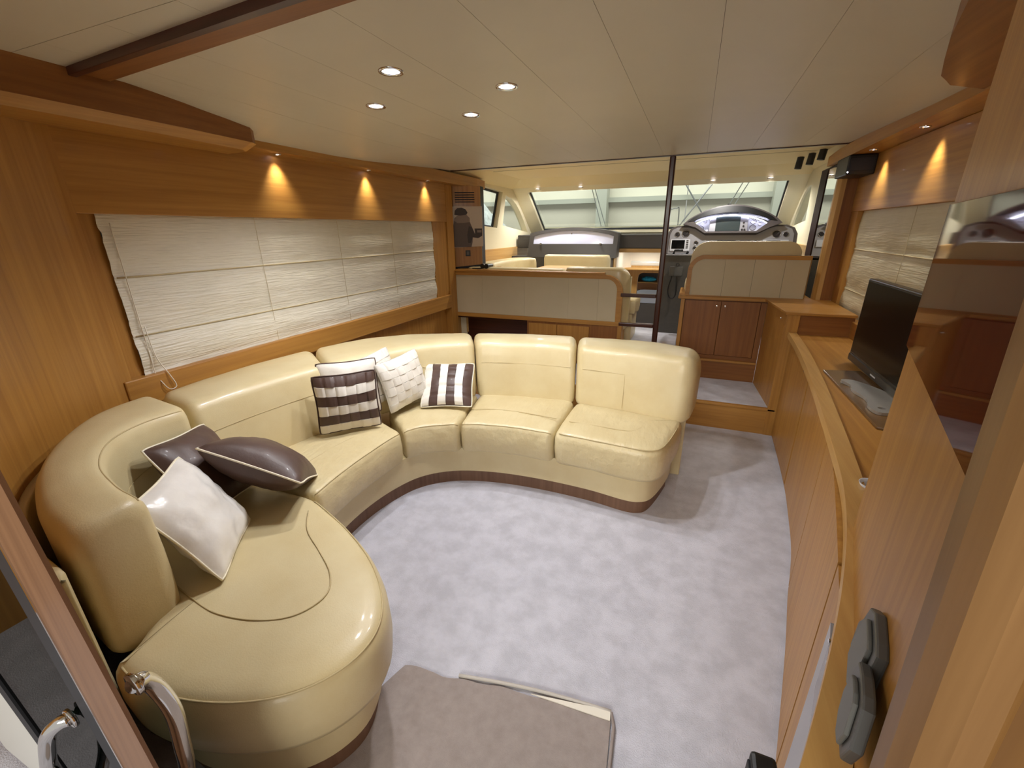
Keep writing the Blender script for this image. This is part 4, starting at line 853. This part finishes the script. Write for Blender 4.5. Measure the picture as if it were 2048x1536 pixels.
oc = thing('overhead_speakers', 'cluster of three small dark cylinders hanging at the helm ceiling corner', 'speaker', (.80, 5.0, 2.0))
for i, (x, y, l) in enumerate(((.80, 5.05, .10), (.85, 4.85, .09), (.89, 4.65, .08))): obj('cylinder', tube(B(), [(x, y, 2.10), (x - .01, y, 2.10 - l)], .028, 14), 'rubber', oc, True, ang=50)
# steering wheel stub hidden behind the seat is left out: nothing of it shows
# ================================================================== DOOR LEAF AND HANDLE (left foreground)
dl = thing('sliding_door', 'dark glazed sliding door leaf with wooden edge at the left foreground', 'door', (-1.1, .2, 0))
def leaf(name, xa, la, xb, lb, m, y, th, par_=None):
    """vertical strip of the leaf; each side given as its x at z = .6 and its lean per metre"""
    p = [(xa + la * .58, y, .02), (xb + lb * .58, y, .02), (xb - lb * 1.38, y, 1.98), (xa - la * 1.38, y, 1.98)]
    return obj(name, prism(B(), p, (0, th, 0)), m, par_ or dl)
leaf('stile', -.896, .094, -.757, .123, 'stile', .198, .006); leaf('trim_bead', -.902, .094, -.896, .094, 'chrome', .196, .006)
leaf('gasket', -.972, .10, -.902, .094, 'rubber', .2, .016); leaf('glass', -1.47, .38, -.972, .10, 'darkglass', .205, .006)
leaf('gasket', -1.53, .38, -1.47, .38, 'rubber', .2, .016); leaf('outer_frame', -2.0, .38, -1.53, .38, 'gel', .2, .016)
def handle(pts, r, nv, lab):
    h = obj('handle', tube(B(), cr([Vector(p) for p in pts], 6), r, 14), 'chrome', dl, True, label=lab)
    for p in (pts[0], pts[-1]): obj('rose', disc(B(), Vector(p) - Vector(nv) * .004, nv, .021, .008, 20, .002), 'chrome', h, True, ang=40)
handle([(-1.03, .196, .605), (-1.045, .183, .60), (-1.07, .168, .57), (-1.10, .16, .50), (-1.13, .16, .44), (-1.15, .168, .36), (-1.14, .196, .31)], .013, (0, -1, 0), 'outer chrome loop handle')
handle([(-.775, .222, .80), (-.785, .236, .785), (-.797, .252, .74), (-.80, .262, .66), (-.82, .262, .55), (-.84, .262, .47), (-.855, .25, .40), (-.86, .222, .36)], .014, (0, 1, 0), 'inner chrome loop handle over the sofa end')
# hangar outside
hw = thing('hangar', 'pale green steel hangar wall with columns seen through the windscreen', 'building', (-2, 15, -2))
for i in range(12):
    x = -16 + 2.6 * i
    obj('cladding_panel', bx(x + .015, x + 2.585, 15, 15.05, -2, 2.42), 'hangar', hw); obj('cladding_panel', bx(x + .015, x + 2.585, 15.1, 15.15, 2.42, 8), 'hangar2', hw)
obj('girt', bx(-16, 16, 14.82, 15.1, 2.30, 2.44), 'hangarsteel', hw)
for x in (-2.88, 2.0, -12): obj('column', bx(x - .16, x + .16, 14.5, 14.95, -2, 8), 'hangarsteel', hw)
for a, b in (((-.9, 3.35), (.75, .9)), ((.7, 3.35), (-.95, .95))): obj('brace', tube(B(), [(a[0], 14.7, a[1]), (b[0], 14.7, b[1])], .022, 6), 'steel', hw)
wp = thing('wiper', 'pair of pale windscreen wiper arms crossing above the helm hood', 'wiper', (.3, 6.5, 1.5))
for dx in (0, .05): obj('arm', tube(B(), [(.21 + dx, 6.62, 1.48), (.45 + dx * 1.3, 6.0, 2.05)], .006, 6), 'whitep', wp)
wp = thing('wiper', 'pair of pale wiper arms beside the hangar column, above the glossy lid', 'wiper', (-1.2, 6.5, 1.5))
for dx in (0, .035): obj('arm', tube(B(), [(-1.28 + dx * 1.8, 6.62, 1.48), (-1.34 + dx, 6.0, 2.05)], .006, 6), 'whitep', wp)
gr = thing('guard_rail', 'stainless bow guard rail outside the windscreen, left of the helm hood', 'rail', (-.4, 8.2, 1.0))
obj('hoop', tube(B(), cr([(-.46, 8.2, 1.05), (-.46, 8.2, 1.75), (-.43, 8.2, 1.80), (-.36, 8.2, 1.81), (-.32, 8.2, 1.77), (-.31, 8.2, 1.05)], 5), .01, 8), 'steel', gr, True)
bw_ = thing('wrapped_boat', 'neighbouring boat shrouded in crumpled pale wrap outside the left window', 'boat', (-5.5, 9, -2))
bm = bmesh.new(); bmesh.ops.create_icosphere(bm, subdivisions=4, radius=1)
for v in bm.verts:
    c = v.co.copy(); k = .25 * noise.noise(c * 2) + .1 * noise.noise(c * 6)
    v.co = Vector((c.x * 1.9 * (1 - .5 * max(0, c.z)), c.y * 4, c.z * 2.4 if c.z > 0 else c.z * 2)) * (1 + k * .5) + Vector((-5.9, 9.5, .2))
obj('shroud', bm, 'wrap', bw_, False)

fd = thing('foredeck', 'pale moulded foredeck just outside the windscreen', 'deck', (-.6, 8, 1.0))
obj('deck_moulding', slab([(-2.4, 6.78), (1.1, 6.78), (.9, 8.2), (.3, 9.8), (-.6, 10.8), (-1.6, 9.8), (-2.2, 8.2)], .98, 1.05, .02), 'gel', fd)
ds_ = thing('round_dish', 'small white round dish on the worktop, half hidden behind the near tall cabinet', 'dish', (.545, 1.345, .793))
bm = B(); n = 28; prof = [(0, .799), (.018, .799), (.026, .806), (.031, .814), (.033, .814), (.028, .803), (.02, .7935), (0, .7935)]
rg = [[bm.verts.new((.545 + max(q, .0005) * math.cos(2 * PI * k / n), 1.345 + max(q, .0005) * math.sin(2 * PI * k / n), z)) for k in range(n)] for q, z in prof]
for a, b in zip(rg, rg[1:]):
    for k in range(n): bm.faces.new((a[k], a[(k + 1) % n], b[(k + 1) % n], b[k]))
obj('bowl', bm, 'whitep', ds_, True)
obj('latch', disc(B(), (-.30, 5.86, 1.19), (0, -1, 0), .022, .03, 12, .004), 'chrome', cw, True, ang=40); obj('latch_lever', tube(B(), [(-.30, 5.83, 1.19), (-.33, 5.82, 1.20), (-.37, 5.83, 1.19)], .008, 6), 'chrome', cw, True)
